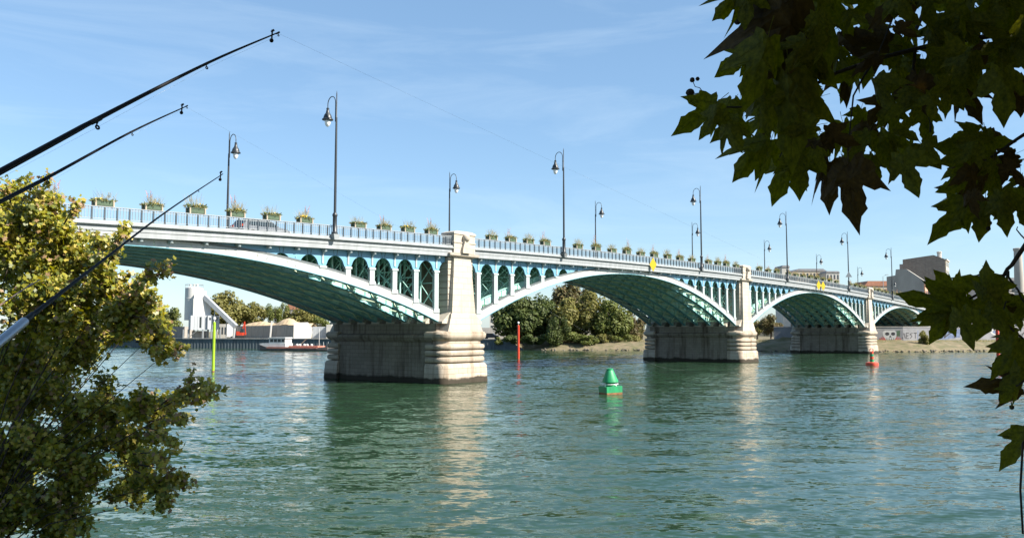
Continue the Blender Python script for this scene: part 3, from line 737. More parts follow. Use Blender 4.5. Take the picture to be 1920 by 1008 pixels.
# camera-like box on the leftmost far lamp
# ---- car on the bridge
M_CARP = mat('car_paint', (0.16, 0.17, 0.185), 0.3, 0.03, 3, metal=0.3)
M_CARG = mat('car_glass', (0.02, 0.03, 0.035), 0.08, 0.1, 3)
M_TYRE = mat('tyre', (0.02, 0.02, 0.02), 0.85, 0.1, 8)
M_TAIL = mat('tail_light', (0.65, 0.06, 0.01), 0.3, 0.1, 3)
def make_car(s, n):
    z = zr(s) - 0.975
    r = empty('car', W(s, n, z), BROT)
    side = [(-2.1, .35), (-2.15, .75), (-2.05, 1.0), (-1.75, 1.38), (-1.3, 1.47), (.1, 1.45), (.45, 1.36), (1.05, .98), (1.85, .86), (2.12, .68), (2.15, .38), (1.7, .26), (-1.7, .26)]
    m = MB(); secs = []
    for y, k in ((-.86, .0), (-.80, .5), (0, .7), (.80, .5), (.86, 0)):
        secs.append([(x * (.985 if k == 0 else 1), y * (1 - .14 * max(0, (zz - .9)) / .55), zz) for x, zz in side])
    m.loft(secs); body = smooth_by_angle(m.build('body', M_CARP, r), 30)
    m = MB()
    for sg in (-1, 1):
        for xa, xb, xc, xd in ((-1.62, -.95, -.95, -1.45), (-.88, .02, .02, -.88), (.09, .86, .36, .09)):
            yb, yt = sg * .868 * (1 - .0), sg * .79
            m.add([(xa, sg * .872, .97), (xb, sg * .872, .97), (xc, sg * .80, 1.36), (xd, sg * .80, 1.36)], [(0, 1, 2, 3) if sg < 0 else (3, 2, 1, 0)])
    m.build('side_windows', M_CARG, r)
    m = MB(); m.add([(-2.065, -.7, 1.02), (-2.065, .7, 1.02), (-1.765, .62, 1.385), (-1.765, -.62, 1.385)], [(3, 2, 1, 0)]); m.build('rear_window', M_CARG, r)
    m = MB(); m.add([(1.03, -.72, 1.01), (1.03, .72, 1.01), (.47, .64, 1.37), (.47, -.64, 1.37)], [(0, 1, 2, 3)]); m.build('windscreen', M_CARG, r)
    for sg in (-1, 1):
        m = MB(); m.box(-2.14, -1.98, sg * .62 - .14, sg * .62 + .25 * (1 if sg > 0 else 0) + .0 if sg > 0 else sg * .62 + .14, .72, .95); m.build('tail_light', M_TAIL, r)
        m = MB(); m.box(1.98, 2.13, sg * .66 - .16, sg * .66 + .16, .62, .76); m.build('headlight', M_GLASS, r)
        for x in (-1.3, 1.32):
            t = MB(); t.tube([(x, sg * .66, .31), (x, sg * .86, .31)], .31, 18); wh = t.build('wheel', M_TYRE, r)
            t = MB(); t.tube([(x, sg * .855, .31), (x, sg * .875, .31)], .2, 14); t.build('rim', M_STEEL, wh)
    tag(r, 'grey hatchback car driving behind the railing above the left arch', 'car')
make_car(-17.4, 5.2)

# ================================================================== ON THE RIVER
M_BGREEN = mat('buoy_green', (0.012, 0.30, 0.105), 0.5, 0.2, 4, color2=(0.015, 0.17, 0.07), stretch=(1, 1, .35))
M_BRED = mat('buoy_red', (0.52, 0.06, 0.025), 0.45, 0.15, 3)
M_RUST = mat('rust', (0.26, 0.12, 0.05), 0.85, 0.3, 5)
M_LIME = mat('lime_paint', (0.27, 0.44, 0.015), 0.5, 0.08, 2)
M_REDP = mat('pole_red', (0.50, 0.045, 0.015), 0.5, 0.08, 2)
p = on_water(1145, 738)
r = empty('buoy', (p.x, p.y, 0), R(20)); r.rotation_euler.y = R(-2); r.scale = (.92, .92, .96)
hull = [( .92 * math.cos(i * math.pi / 4 + R(22)), .92 * math.sin(i * math.pi / 4 + R(22))) for i in range(8)]
sq = [(-.68, -.72), (.68, -.72), (.74, -.6), (.74, .6), (.68, .72), (-.68, .72), (-.74, .6), (-.74, -.6)]
m = MB(); m.loft([[(x, y, z) for x, y in sq] for z in (-.3, .14)]); fix_normals(m.build('rust_band', M_RUST, r))
m = MB(); m.loft([[(x * 1.005, y * 1.005, z) for x, y in sq] for z in (.142, .60)]); fix_normals(m.build('hull', M_BGREEN, r))
m = MB(); m.lathe([(.40, .60), (.38, .86), (.30, .90)], 12); m.build('collar', M_BGREEN, r)
m = MB(); m.lathe([(.66, .90), (.66, .95), (.29, 1.80), (.27, 1.80), (.27, 1.92), (.12, 1.95)], 20); smooth_by_angle(m.build('cone_topmark', M_BGREEN, r), 35)
m = MB()
for i in range(4):
    a_ = i * math.pi / 2 + .4; m.bar((.62 * math.cos(a_), .62 * math.sin(a_), .60), (.62 * math.cos(a_), .62 * math.sin(a_), .74), .05)
m.tube([(.62 * math.cos(t * math.pi / 8), .62 * math.sin(t * math.pi / 8), .75) for t in range(17)], .03, 6); m.build('rail', M_SIGNW, r)
tag(r, 'green buoy with a cone top floating in front of the first pier', 'buoy')
p = on_water(1635, 685)
r = empty('buoy', (p.x, p.y, 0))
m = MB(); m.lathe([(.6, -.3), (.80, -.1), (.82, .28), (.78, .42), (.5, .48)], 20); smooth_by_angle(m.build('float', M_BRED, r), 35)
for z0, z1, mt in ((.46, .86, M_BGREEN), (.86, 1.22, M_BRED), (1.22, 1.56, M_BGREEN), (1.56, 1.86, M_BRED)):
    m = MB(); m.lathe([(.27 - .03 * (z0 - .4), z0), (.27 - .03 * (z1 - .4), z1)], 16); smooth_by_angle(m.build('stripe', mt, r), 35)
m = MB(); m.tube([(.22 * math.cos(t * math.pi / 10), 0, 2.06 + .22 * math.sin(t * math.pi / 10)) for t in range(21)], .05, 6); m.build('top_ring', M_BRED, r)
tag(r, 'red and green striped buoy floating in front of the third pier', 'buoy')
def marker(u, vb, vt, mt, label, rad=0.19, tip=True):
    p = on_water(u, vb); h = at(u, vt, p.y).z
    r = empty('marker_pole', (p.x, p.y, 0))
    m = MB(); m.lathe([(rad, -1.5), (rad, .10)], 14); m.build('pole_foot', M_RUST, r, False)
    m = MB(); m.lathe([(rad * 1.06, .10), (rad * 1.02, h - .1), (rad * .5, h)], 14); smooth_by_angle(m.build('pole', mt, r), 35)
    if tip:
        m = MB(); m.lathe([(.03, h), (.03, h + .25), (.16, h + .27), (.17, h + .5), (.03, h + .55)], 10); m.build('light', M_SIGNW, r)
    tag(r, label, 'marker pole')
marker(399.5, 696, 603, M_LIME, 'lime green marker pole standing in the water under the left arch', 0.155)
marker(972, 673, 609, M_REDP, 'red marker pole standing in the water under the second arch')
marker(1872, 672, 606, M_REDP, 'red marker pole near the right bank behind hanging leaves', 0.26, False)

# ---- barge
M_BARGEH = mat('barge_hull', (0.10, 0.085, 0.08), 0.6, 0.3, 1.5)
M_BARGER = mat('barge_red', (0.42, 0.16, 0.11), 0.6, 0.2, 1.5)
M_BARGEW = mat('barge_white', (0.52, 0.52, 0.50), 0.5, 0.08, 1.0)
pa = on_water(488, 656.5); pb = on_water(632, 657.5)
r = empty('barge', (pa.x, pa.y, 0), math.atan2(pb.y - pa.y, pb.x - pa.x)); LB = (pb - pa).length; yb = 2.2
def hsec(x, hw, z0, z1, z2): return [(x, -hw * .9, z0), (x, -hw, z1), (x, -hw, z2), (x, hw, z2), (x, hw, z1), (x, hw * .9, z0)]
m = MB(); m.loft([hsec(0, .8, -.4, .3, 1.5), hsec(1.2, 2.0, -.4, .3, 1.3), hsec(3, yb, -.4, .3, .8), hsec(LB - 4, yb, -.4, .3, .75), hsec(LB - 1.5, 1.9, -.4, .3, 1.0), hsec(LB, .5, -.3, .3, 1.35)]); fix_normals(m.build('hull', M_BARGEH, r))
m = MB(); m.loft([[(x, -yb - .04, .55), (x, -yb - .04, .8), (x, yb + .04, .8), (x, yb + .04, .55)] for x in (3, LB - 4)]); fix_normals(m.build('rubbing_strake', M_BARGER, r))
m = MB(); m.box(1.0, 7.6, -1.7, 1.7, .9, 1.7); m.box(3.2, 7.4, -1.5, 1.5, 1.7, 2.9); m.prism([(3.0, 2.9), (7.7, 2.9), (7.4, 3.1), (3.3, 3.1)], -1.7, 1.7); fix_normals(m.build('wheelhouse', M_BARGEW, r))
for i in range(4):
    m = MB(); m.box(3.5 + i, 4.3 + i, -1.53, -1.505, 2.0, 2.7); m.build('window', M_CARG, r)
m = MB(); m.box(8.5, LB - 4, -1.8, 1.8, .75, 1.15); m.build('hatch_coaming', M_BARGER, r)
for i in range(5):
    m = MB(); m.lathe([(.3, 1.15), (.35, 1.4), (.15, 1.6)], 8, (9.6 + i * .95, .2 * (-1) ** i, 0)); m.build('bag', M_BARGEW, r)
m = MB(); m.tube([(LB - 4.6, 0, .8), (LB - 4.6, 0, 5.2)], .06, 6); m.build('mast', M_BARGEW, r)
m = MB(); m.bar((10.2, 0, 1.0), (12.2, 0, 2.9), .16); m.build('derrick', M_PWOOD, r)
for x in (LB - 3, LB - 1.8, LB - 1.0): m = MB(); m.tube([(x, -.9, .8), (x, -.9, 2.1)], .04, 6); m.build('stanchion', M_BARGEW, r)
tag(r, 'low work barge with white wheelhouse moored along the far quay', 'barge')

# ================================================================== FAR BANK
M_SHEET = mat('sheet_pile', (0.075, 0.095, 0.105), 0.7, 0.2, 0.8, stretch=(2, 2, .3))
M_CONC = mat('concrete', (0.36, 0.345, 0.32), 0.85, 0.14, 0.7, 0.2, 8, stretch=(1, 1, .5))
def corr(r, a, b, z0, z1, mt, name, pitch=.9, dep=.06, parent=None):
    a = Vector(a); b = Vector(b); d = (b - a); n = max(2, int(d.length / pitch) * 4); d /= n; nn = Vector((d.y, -d.x, 0)).normalized()
    m = MB()
    for i in range(n + 1):
        q = a + d * i + nn * (dep if (i // 2) % 2 else 0)
        m.v.extend([(q.x, q.y, z0), (q.x, q.y, z1)])
    for i in range(n): m.face(2 * i, 2 * i + 2, 2 * i + 3, 2 * i + 1)
    return m.build(name, mt, parent)
q = empty('quay_wall', (-46, 214, 0))
def rel(v): return (v[0] + 46, v[1] - 214, 0)
corr(q, rel((-118, 236.8)), rel((-88, 223.7)), -1, 2.5, M_SHEET, 'sheet_pile_wall', parent=q)
corr(q, rel((-88, 223.7)), rel((-4, 204.7)), -1, 2.5, M_SHEET, 'sheet_pile_wall', parent=q)
m = MB(); m.bar((*rel((-118, 236.9))[:2], 2.58), (*rel((-88, 223.9))[:2], 2.58), .9, .2); m.bar((*rel((-88, 223.9))[:2], 2.582), (*rel((2, 203.6))[:2], 2.582), .9, .2); m.build('coping', M_CONC, q)
m = MB(); m.add([rel((-4, 204.7))[:2] + (-1,), rel((4, 201.6))[:2] + (-1,), rel((2.5, 202.2))[:2] + (.4,), rel((-1.5, 204.0))[:2] + (2.5,), rel((-4, 204.7))[:2] + (2.5,)], [(0, 1, 2, 3, 4)]); m.build('sheet_pile_end', M_SHEET, q)
tag(q, 'dark steel sheet pile quay wall on the far bank', 'quay wall')

def bbox_obj(name, u0, u1, v0, v1, Y, depth, mt, parent, base, rz=0.0, dz=0):
    a = at(u0, v0, Y); b = at(u1, v1, Y)
    m = MB(); m.box(a.x - base.x, b.x - base.x, Y - base.y, Y - base.y + depth, b.z - base.z, a.z - base.z); return m.build(name, mt, parent)
# ---- concrete plant
M_SILO = mat('silo_white', (0.55, 0.535, 0.51), 0.5, 0.07, .5, stretch=(1, 1, .3))
M_CLAD = mat('cladding_grey', (0.36, 0.38, 0.40), 0.55, 0.1, .6, stretch=(4, 4, .3))
M_WIN = mat('window_glass', (0.05, 0.06, 0.07), 0.15, 0.1, 2)
base = at(366, 634, 238); base.z = 2.55
r = empty('concrete_plant', base)
def lx(u, v, Y): p = at(u, v, Y); return p - base
p0 = lx(362.5, 600, 242); p1 = lx(362.5, 540, 242); sr = 2.5; sx = p0.x
m = MB(); m.lathe([(sr, p0.z), (sr, p1.z - 3.1), (sr + .06, p1.z - 3.05), (sr + .06, p1.z - 2.95), (sr, p1.z - 2.9), (sr, p1.z), (sr * .6, p1.z + .35)], 24, (sx, 4, 0)); sl = smooth_by_angle(m.build('silo', M_SILO, r), 35)
m = MB(); m.tube([(sx + sr * math.cos(t * math.pi / 12), 4 + sr * math.sin(t * math.pi / 12), p1.z + 1.0) for t in range(25)], .06, 5)
for t_ in range(12): m.bar((sx + sr * math.cos(t_ * math.pi / 6), 4 + sr * math.sin(t_ * math.pi / 6), p1.z), (sx + sr * math.cos(t_ * math.pi / 6), 4 + sr * math.sin(t_ * math.pi / 6), p1.z + 1.0), .06)
m.build('guard_rail', M_STEEL, sl)
for dx in (-.9, .2, 1.1): m = MB(); m.lathe([(.25, p1.z), (.25, p1.z + .8), (.4, p1.z + .85), (.4, p1.z + 1.1), (.1, p1.z + 1.2)], 8, (sx + dx, 3.4, 0)); m.build('vent', M_SILO, sl)
def rbox(name, mt, uc, Y, wl, wr, z0, z1, rz=R(-62), parent=None):
    c_ = lx(uc, 600, Y); o = empty(name, (c_.x, c_.y, 0), rz, parent or r); return o, wl, wr, z0, z1
def rot_block(name, mt, uc, Y, wl, wr, v0, v1, rz=R(-62)):
    # corner of the block stands at column uc; left face wl long, right face wr long
    c_ = lx(uc, v0, Y); z0, z1 = lx(uc, v0, Y).z, lx(uc, v1, Y).z
    m = MB(); m.box(-wl, 0, 0, wr, z0, z1); o = m.build(name, mt, r); o.location = (c_.x, c_.y, 0); o.rotation_euler.z = rz; return o, z0, z1
tw_, za, zb_ = rot_block('mixing_tower', M_SILO, 362, 236.5, 1.6, 3.4, 593, 559)
m = MB(); m.prism([(-1.6, zb_), (0, zb_), (-.5, zb_ + 1.6), (-1.3, zb_ + 1.6)], .2, 3.1); fix_normals(m.build('hopper_roof', M_SILO, tw_))
m = MB(); m.box(.0, .05, .9, 2.2, zb_ - 4.0, zb_ - 2.0); m.build('hatch', M_CLAD, tw_)
rot_block('upper_housing', M_SILO, 371, 238, 1.4, 2.2, 566, 545)
lf_, za, zb_ = rot_block('lift_shaft', M_SILO, 384, 238, 1.0, 1.6, 593, 563)
blk, za, zb_ = rot_block('batching_block', M_CLAD, 357, 235.5, 4.6, 4.6, 618, 591)
m = MB(); m.box(-.02, .05, 2.4, 2.9, za + .6, zb_ - .4); m.build('doorway', M_CARG, blk)
for k_ in range(1, 5): m = MB(); m.box(-.01, .04, k_ * .95 - .03, k_ * .95 + .03, za, zb_); m.build('cladding_seam', M_STEEL, blk)
sb_, za, zb_ = rot_block('side_block', M_CLAD, 389, 237, 2.0, 3.2, 617, 591)
for k_ in range(3): m = MB(); m.box(-.02, .05, .4 + k_ * .9, .9 + k_ * .9, zb_ - 1.3, zb_ - .6); m.build('window', M_WIN, sb_)
for u in (348, 357, 384, 400, 407):
    for ya in (-1.8, 2.2):
        p0 = lx(u, 634, 238); p1 = lx(u, 617, 238); m = MB(); m.box(p0.x - .18, p0.x + .18, ya, ya + .4, 0, p1.z); m.build('leg', M_STEEL, r)
m = MB(); p0 = lx(358, 632, 238); p1 = lx(378, 618, 238); m.bar((p0.x, -2.3, .1), (p1.x, -2.3, p1.z), .5, .12); m.build('stairs', M_STEEL, r)
p0 = lx(358, 634, 238); p1 = lx(380, 620, 238); m = MB(); m.box(p0.x, p1.x, .6, 3.5, 0, p1.z); m.build('ground_floor', M_CONC, r)
a_, b_ = lx(383, 556, 238), lx(441, 612, 236); m = MB(); m.bar((a_.x, .2, a_.z), (b_.x, -1.5, b_.z), 1.3, 1.2); m.build('conveyor', M_CLAD, r)
for t in (.35, .7): m = MB(); q0 = a_.lerp(b_, t); m.bar((q0.x, -.8, 0), (q0.x, -.8, q0.z), .2); m.build('conveyor_leg', M_STEEL, r)
tag(r, 'white and grey concrete mixing plant with silos on the far quay', 'concrete plant')
# ---- sand bunker
M_SAND = mat('sand', (0.44, 0.325, 0.20), 0.95, 0.12, .7, 0.4, 5)
M_BUNK = mat('bunker_wall', (0.30, 0.275, 0.245), 0.85, 0.12, .7, stretch=(3, 3, .6))
base = at(500, 633, 232); base.z = 2.6
r = empty('aggregate_bunker', base)
def lx2(u, v, Y): return at(u, v, Y) - base
a_, b_ = lx2(442, 611, 241), lx2(551, 609, 228)
pn = 14
for i in range(pn):
    qa, qb = a_.lerp(b_, i / pn), a_.lerp(b_, (i + .985) / pn); m = MB(); m.loft([[(q_.x, q_.y, 0), (q_.x, q_.y + .4, 0), (q_.x, q_.y + .4, q_.z), (q_.x, q_.y, q_.z)] for q_ in (qa, qb)]); fix_normals(m.build('wall_panel', M_BUNK, r))
c_ = lx2(584, 608, 236)
m = MB(); m.add([(b_.x, b_.y, 0), (c_.x, c_.y, 0), (c_.x + .5, c_.y, c_.z - 1.2), (c_.x - 1.0, c_.y, c_.z + .6), (b_.x, b_.y, b_.z + .6)], [(0, 1, 2, 3, 4)]); m.build('end_wall', M_SILO, r)
a2 = lx2(425, 613, 233); m = MB(); m.box(a2.x, a_.x - .3, a_.y - 1.5, a_.y + 4, 0, a2.z); m.build('hopper_box', M_CLAD, r)
m = MB(); cols = 40; rws = 8
prof = [(442, 612), (455, 606), (470, 603), (485, 602), (497, 605), (510, 606), (520, 600), (528, 597), (538, 597), (547, 603), (556, 605), (582, 606)]
def pz(u):
    for (u0, v0), (u1, v1) in zip(prof, prof[1:]):
        if u0 <= u <= u1: return v0 + (v1 - v0) * (u - u0) / (u1 - u0)
    return 610
for i in range(cols + 1):
    u = 443 + 138 * i / cols; zt = lx2(u, pz(u), 240).z; f = lx2(u, 612, 242.5 - 13 * min(1, (u - 442) / 109) + 7 * max(0, (u - 551) / 32))
    for j in range(rws + 1):
        t = j / rws; hh = math.sin(t * math.pi * .9 + .15); m.v.append((f.x, f.y + .6 + t * 9, max(.1, zt * (0.62 + .38 * hh) + .15 * mnoise.noise(Vector((u * .2, t * 6, 1))))))
for i in range(cols):
    for j in range(rws): a0 = i * (rws + 1) + j; m.face(a0, a0 + rws + 1, a0 + rws + 2, a0 + 1)
tag(fix_normals(m.build('sand_heap', M_SAND, r)), kind='stuff')
m = MB(); q0, q1 = lx2(507, 633, 231), lx2(510, 601, 231); m.bar((q0.x, -1.2, 0), (q1.x, -1.2, q1.z), .35); m.build('chute', M_SILO, r)
tag(r, 'grey panelled bunker heaped with sand beside the concrete plant', 'bunker')
# ---- red excavator
p = at(452, 634, 229); r = empty('excavator', (p.x, p.y, 2.6))
m = MB(); m.box(-1.6, 1.6, -.9, -.45, 0, .65); m.box(-1.6, 1.6, .45, .9, 0, .65); m.build('tracks', M_TYRE, r)
m = MB(); m.box(-1.7, .9, -.9, .9, .75, 1.5); m.box(-1.7, -.4, -.85, .85, 1.5, 1.8); m.build('body', M_REDP, r)
m = MB(); m.box(.0, .95, -.9, -.0, 1.5, 2.5); m.build('cab', M_CARG, r)
m = MB(); m.bar((.2, .3, 1.3), (1.2, .3, 4.3), .34, .4); m.bar((1.2, .3, 4.3), (1.6, .3, 1.4), .26, .3); m.build('boom', M_REDP, r)
m = MB(); m.prism([(1.35, 1.4), (1.85, 1.4), (1.7, .9), (1.2, .8)], 0, .7); fix_normals(m.build('bucket', M_REDP, r))
r.scale = (.7, .7, 1.05)
tag(r, 'small red excavator standing in front of the sand bunker', 'excavator')

# ---- low wall and pale building in the gap right of the first pier
M_PLASTER = mat('plaster', (0.46, 0.445, 0.41), 0.85, 0.08, .4)
M_ROOF = mat('roof_grey', (0.22, 0.22, 0.23), 0.8, 0.12, .6)
M_TILE = mat('roof_tile', (0.35, 0.16, 0.10), 0.85, 0.15, .8)
def block(name, u0, u1, v_top, Y, depth, mt, label, zb=2.5, rows=0, cols_=0, roof=None, cat='building', roofm=None, gable=None):
    a = at(u0, v_top, Y); b = at(u1, v_top, Y); r = empty(name, ((a.x + b.x) / 2, Y, zb)); hw = (b.x - a.x) / 2; h = a.z - zb
    if gable:
        m = MB(); m.prism([(-hw, 0), (hw, 0), (hw, h * gable[1]), (hw * gable[3], h), (-hw * gable[2], h), (-hw, h * gable[0])], 0, depth); fix_normals(m.build('wall', mt, r))
    else:
        m = MB(); m.box(-hw, hw, 0, depth, 0, h); m.build('wall', mt, r)
        if roof is not None:
            m = MB(); m.prism([(-hw - .3, h), (hw + .3, h), (hw * .8, h + roof), (-hw * .8, h + roof)], -.3, depth + .3); fix_normals(m.build('roof', roofm or M_ROOF, r))
    ww = MB(); ww.box(-.5, .5, -.05, .02, 0, 1); wme = ww.mesh('window', M_WIN)
    for i in range(rows):
        for j in range(cols_):
            o = link('window', wme, r, (-hw + 2 * hw * (j + .5) / cols_, 0, h * (i + .28) / rows)); o.scale = (2 * hw / cols_ * .5, 1, h / rows * .5)
    tag(r, label, cat); return r
block('apartment_block', 918, 962, 585, 330, 14, M_PLASTER, 'pale apartment block between the first pier and the dark green tree', rows=4, cols_=5, roof=1.0)
block('garden_wall', 880, 962, 614, 222, .5, M_CONC, 'long grey wall behind the quay right of the first pier', cat='wall')
r = empty('parked_car', at(921, 630, 212) - Vector((0, 0, .0)), R(-8)); r.location.z = 2.6
sd2 = [(-1.9, .3), (-1.95, .75), (-1.5, 1.0), (-1.0, 1.42), (.4, 1.42), (1.0, .98), (1.9, .8), (1.95, .3)]
m = MB(); m.prism(sd2, -.85, .85); fix_normals(m.build('body', mat('dark_car', (0.02, 0.025, 0.04), 0.3, .1, 3), r))
m = MB(); m.prism([(-.85, 1.0), (.8, 1.0), (.38, 1.36), (-.9, 1.36)], -.86, .86); fix_normals(m.build('side_windows', M_CARG, r))
for x in (-1.2, 1.25):
    for y in (-.75, .75): m = MB(); m.tube([(x, y - .1, .3), (x, y + .12, .3)], .3, 12); m.build('wheel', M_TYRE, r)
tag(r, 'dark car parked on the quay right of the first pier', 'car')
block('house', 538, 562, 580, 320, 12, M_PLASTER, 'small pale house with tiled roof in the gap between far trees', rows=2, cols_=3, roof=2.4, roofm=M_TILE)
block('shed', 586, 612, 612, 236, 6, M_CLAD, 'grey shed beside the sand bunker at the quay', cat='shed')
block('kiosk', 612, 622, 608, 234, 5, M_PLASTER, 'small white hut next to the grey shed', cat='hut')
block('low_shed', 255, 343, 612, 245, 8, M_BUNK, 'long dark shed left of the concrete plant', cat='shed')
block('site_office', 409, 426, 607, 244, 5, M_PLASTER, 'pale site cabin behind the conveyor of the concrete plant', cat='cabin', rows=1, cols_=3)
# right bank buildings
M_PARTY = mat('party_wall', (0.34, 0.32, 0.29), 0.9, 0.1, .25, stretch=(1, 1, .35))
M_BRICKY = stone_mat('rubble_brick', (0.30, 0.255, 0.215), (0.16, 0.13, 0.11), brick=(.9, .4), brick_amt=.8, streak=.4, algae=False, axis='xz')
M_ORANGE = mat('brick_facade', (0.55, 0.30, 0.20), 0.85, 0.15, .8)
M_CREAM = mat('cream_facade', (0.48, 0.41, 0.31), 0.85, 0.1, .6)
def party_house(name, u0, u1, v_top, Y, depth, prof, mt, mside, label, rows_, cols_, rz=R(-32), extra=None):
    a = at(u0, v_top, Y); b = at(u1, v_top, Y); zb = 5.4; Wd = (b.x - a.x) / math.cos(rz); h = a.z - zb
    r = empty(name, (b.x, Y, zb), rz)           # origin at the right front corner
    m = MB(); m.prism([(-Wd, 0), (0, 0)] + [(-Wd * (1 - x), h * z) for x, z in prof], 0, depth); fix_normals(m.build('side_wall', mt, r))
    hr = h * prof[0][1] - .4
    m = MB(); m.box(.004, .35, .15, depth - .2, 0, hr); fc = m.build('street_facade', mside, r)
    m = MB(); m.box(.2, .75, 0, depth, hr, hr + .45); m.build('roof_cornice', M_PLASTER, r)
    for i in range(rows_):
        for j in range(cols_):
            y0 = .8 + (depth - 1.6) * (j + .2) / cols_; z0 = hr * (i + .3) / rows_
            m = MB(); m.box(.33, .40, y0, y0 + (depth - 1.6) / cols_ * .5, z0, z0 + hr / rows_ * .55); m.build('window', M_WIN, fc)
    tag(r, label, 'building'); return r, Wd, h
b1, w1, h1 = party_house('party_wall_house', 1677, 1731, 503, 300, 9, [(1, .80), (.55, 1), (.26, 1.0), (.24, .90), (0, .88)], M_PARTY, M_ORANGE, 'grey windowless gable house beyond the right end of the bridge', 6, 4)
b2, w2, h2 = party_house('brick_apartment_house', 1710, 1771, 477, 330, 14, [(1, .94), (.74, 1), (0, .955)], M_BRICKY, M_CREAM, 'tall rough brick apartment house with blank side wall and chimney', 8, 5)
m = MB(); m.lathe([(.8, h2 - 1.5), (.8, h2 + .9), (.95, h2 + 1.1), (.95, h2 + 1.5), (.5, h2 + 1.7)], 8, (-2.2, 4, 0)); m.build('chimney', M_PLASTER, b2)
m = MB(); m.box(-w2 - 1.6, -w2 - .01, 3, 10, 0, h2 * .90); m.build('side_wing', M_PARTY, b2)
block('white_rooftop_house', 1549, 1574, 511, 420, 14, M_PLASTER, 'white flat roofed building seen above the railing of the third arch', zb=5.4, rows=6, cols_=4, roof=.8)
block('long_apartment_block', 1492, 1549, 508, 430, 14, M_CREAM, 'long low cream apartment block behind the planters of the third arch', zb=5.4, rows=6, cols_=9, roof=1.2)
block('corner_house', 1466, 1480, 501, 430, 12, M_PLASTER, 'narrow pale house just right of the fourth near lamp', zb=5.4, roof=1.0)
block('tiled_house', 1622, 1676, 536, 330, 12, M_CREAM, 'low house with tiled roof left of the grey gable house', zb=5.4, rows=3, cols_=5, roof=2.0, roofm=M_TILE)
block('slate_house', 1836, 1876, 530, 290, 12, M_PLASTER, 'house with grey slate roof behind the hanging twigs', zb=5.4, rows=3, cols_=4, roof=3.0)
block('flat_house', 1874, 1904, 526, 280, 12, M_PARTY, 'grey house right of the slate roofed house', zb=5.4, rows=3, cols_=3, roof=1.0)
p = at(1914, 600, 270); r = empty('factory_chimney', (p.x, p.y, 5.4)); h = at(1914, 470, 270).z - 5.4
m = MB(); m.lathe([(1.7, 0), (1.15, h), (1.35, h + .1), (1.35, h + .8), (1.1, h + .9)], 16); smooth_by_angle(m.build('shaft', M_PARTY, r), 40); tag(r, 'tall grey factory chimney at the right edge behind twigs', 'chimney')
p = at(1657, 560, 260); r = empty('road_lamp', (p.x, p.y, 5.4)); h = at(1657, 518, 260).z - 5.4
m = MB(); m.tube([(0, 0, 0), (0, 0, h)], .09, 8); m.build('pole', M_STEEL, r); m = MB(); m.bar((0, 0, h), (.9, 0, h + .5), .08); m.box(.8, 1.7, -.15, .15, h + .45, h + .62); m.build('lamp_head', M_STEEL, r)
tag(r, 'slim grey road lamp with flat head beyond the right end of the bridge', 'street lamp')

# ---- graffiti wall on the right bank
M_GWALL = mat('graffiti_wall', (0.22, 0.22, 0.23), 0.85, 0.12, .5, 0.2, 6)
WP = [Vector((62, 197.5, 0)), Vector((76, 193.2, 0)), Vector((90, 192, 0)), Vector((114, 198, 0)), Vector((160, 209, 0)), Vector((420, 260, 0))]
r = empty('river_wall', WP[1])
def wseg(a, b, z0, z1, off0, off1, name, mt):
    d = (b - a).normalized(); nn = Vector((-d.y, d.x, 0)); a = a - WP[1]; b = b - WP[1]
    m = MB(); m.loft([[tuple(q_ + nn * off0 + Vector((0, 0, z0))), tuple(q_ + nn * off1 + Vector((0, 0, z0))), tuple(q_ + nn * off1 + Vector((0, 0, z1))), tuple(q_ + nn * off0 + Vector((0, 0, z1)))] for q_ in (a, b)]); return fix_normals(m.build(name, mt, r))
for a_, b_ in zip(WP, WP[1:]):
    wseg(a_, b_, 1.4, 5.45, 0, .5, 'wall', M_GWALL); wseg(a_, b_, 5.45, 5.62, -.1, .6, 'coping', M_CONC)
tag(r, 'long grey river wall covered in graffiti on the right bank', 'wall')
GB = mat('graffiti_black', (0.025, 0.025, 0.03), .7, .2, 3); GW = mat('graffiti_white', (0.42, 0.42, 0.41), .7, .08, 2); GR = mat('graffiti_red', (0.42, 0.05, 0.035), .7, .15, 2)
GBL = mat('graffiti_blue', (0.12, 0.16, 0.26), .7, .2, 2); GGN = mat('graffiti_green', (0.05, 0.10, 0.05), .7, .2, 2)
def wall_at(u):
    best = None
    for a, b in zip(WP, WP[1:]):
        d = ray(u, 625); det = d.x * (-(b - a).y) + (b - a).x * d.y
        t = (a.x * (-(b - a).y) + (b - a).x * a.y) / det; k_ = (d.x * a.y - d.y * a.x) / det
        if 0 <= k_ <= 1 and t > 0: return a, b, a + (b - a) * k_, t
def paint(pts, mt, lay, name='graffiti'):
    # polygon given in photo coordinates, flat paint on the wall
    vs = []
    for u, v in pts:
        a, b, p, t = wall_at(u); d = (b - a).normalized(); nn = Vector((d.y, -d.x, 0)); z = CAM.z + ray(u, v).z * t
        z = max(1.9, min(5.4, z)); vs.append(p - WP[1] + nn * (.006 + .005 * lay) + Vector((0, 0, z)))
    m = MB(); m.add(vs, [tuple(range(len(vs)))]); return m.build(name, mt, r)
def ell(u, v, ru, rv, n=12): return [(u + ru * math.cos(2 * math.pi * i / n), v + rv * math.sin(2 * math.pi * i / n)) for i in range(n)]
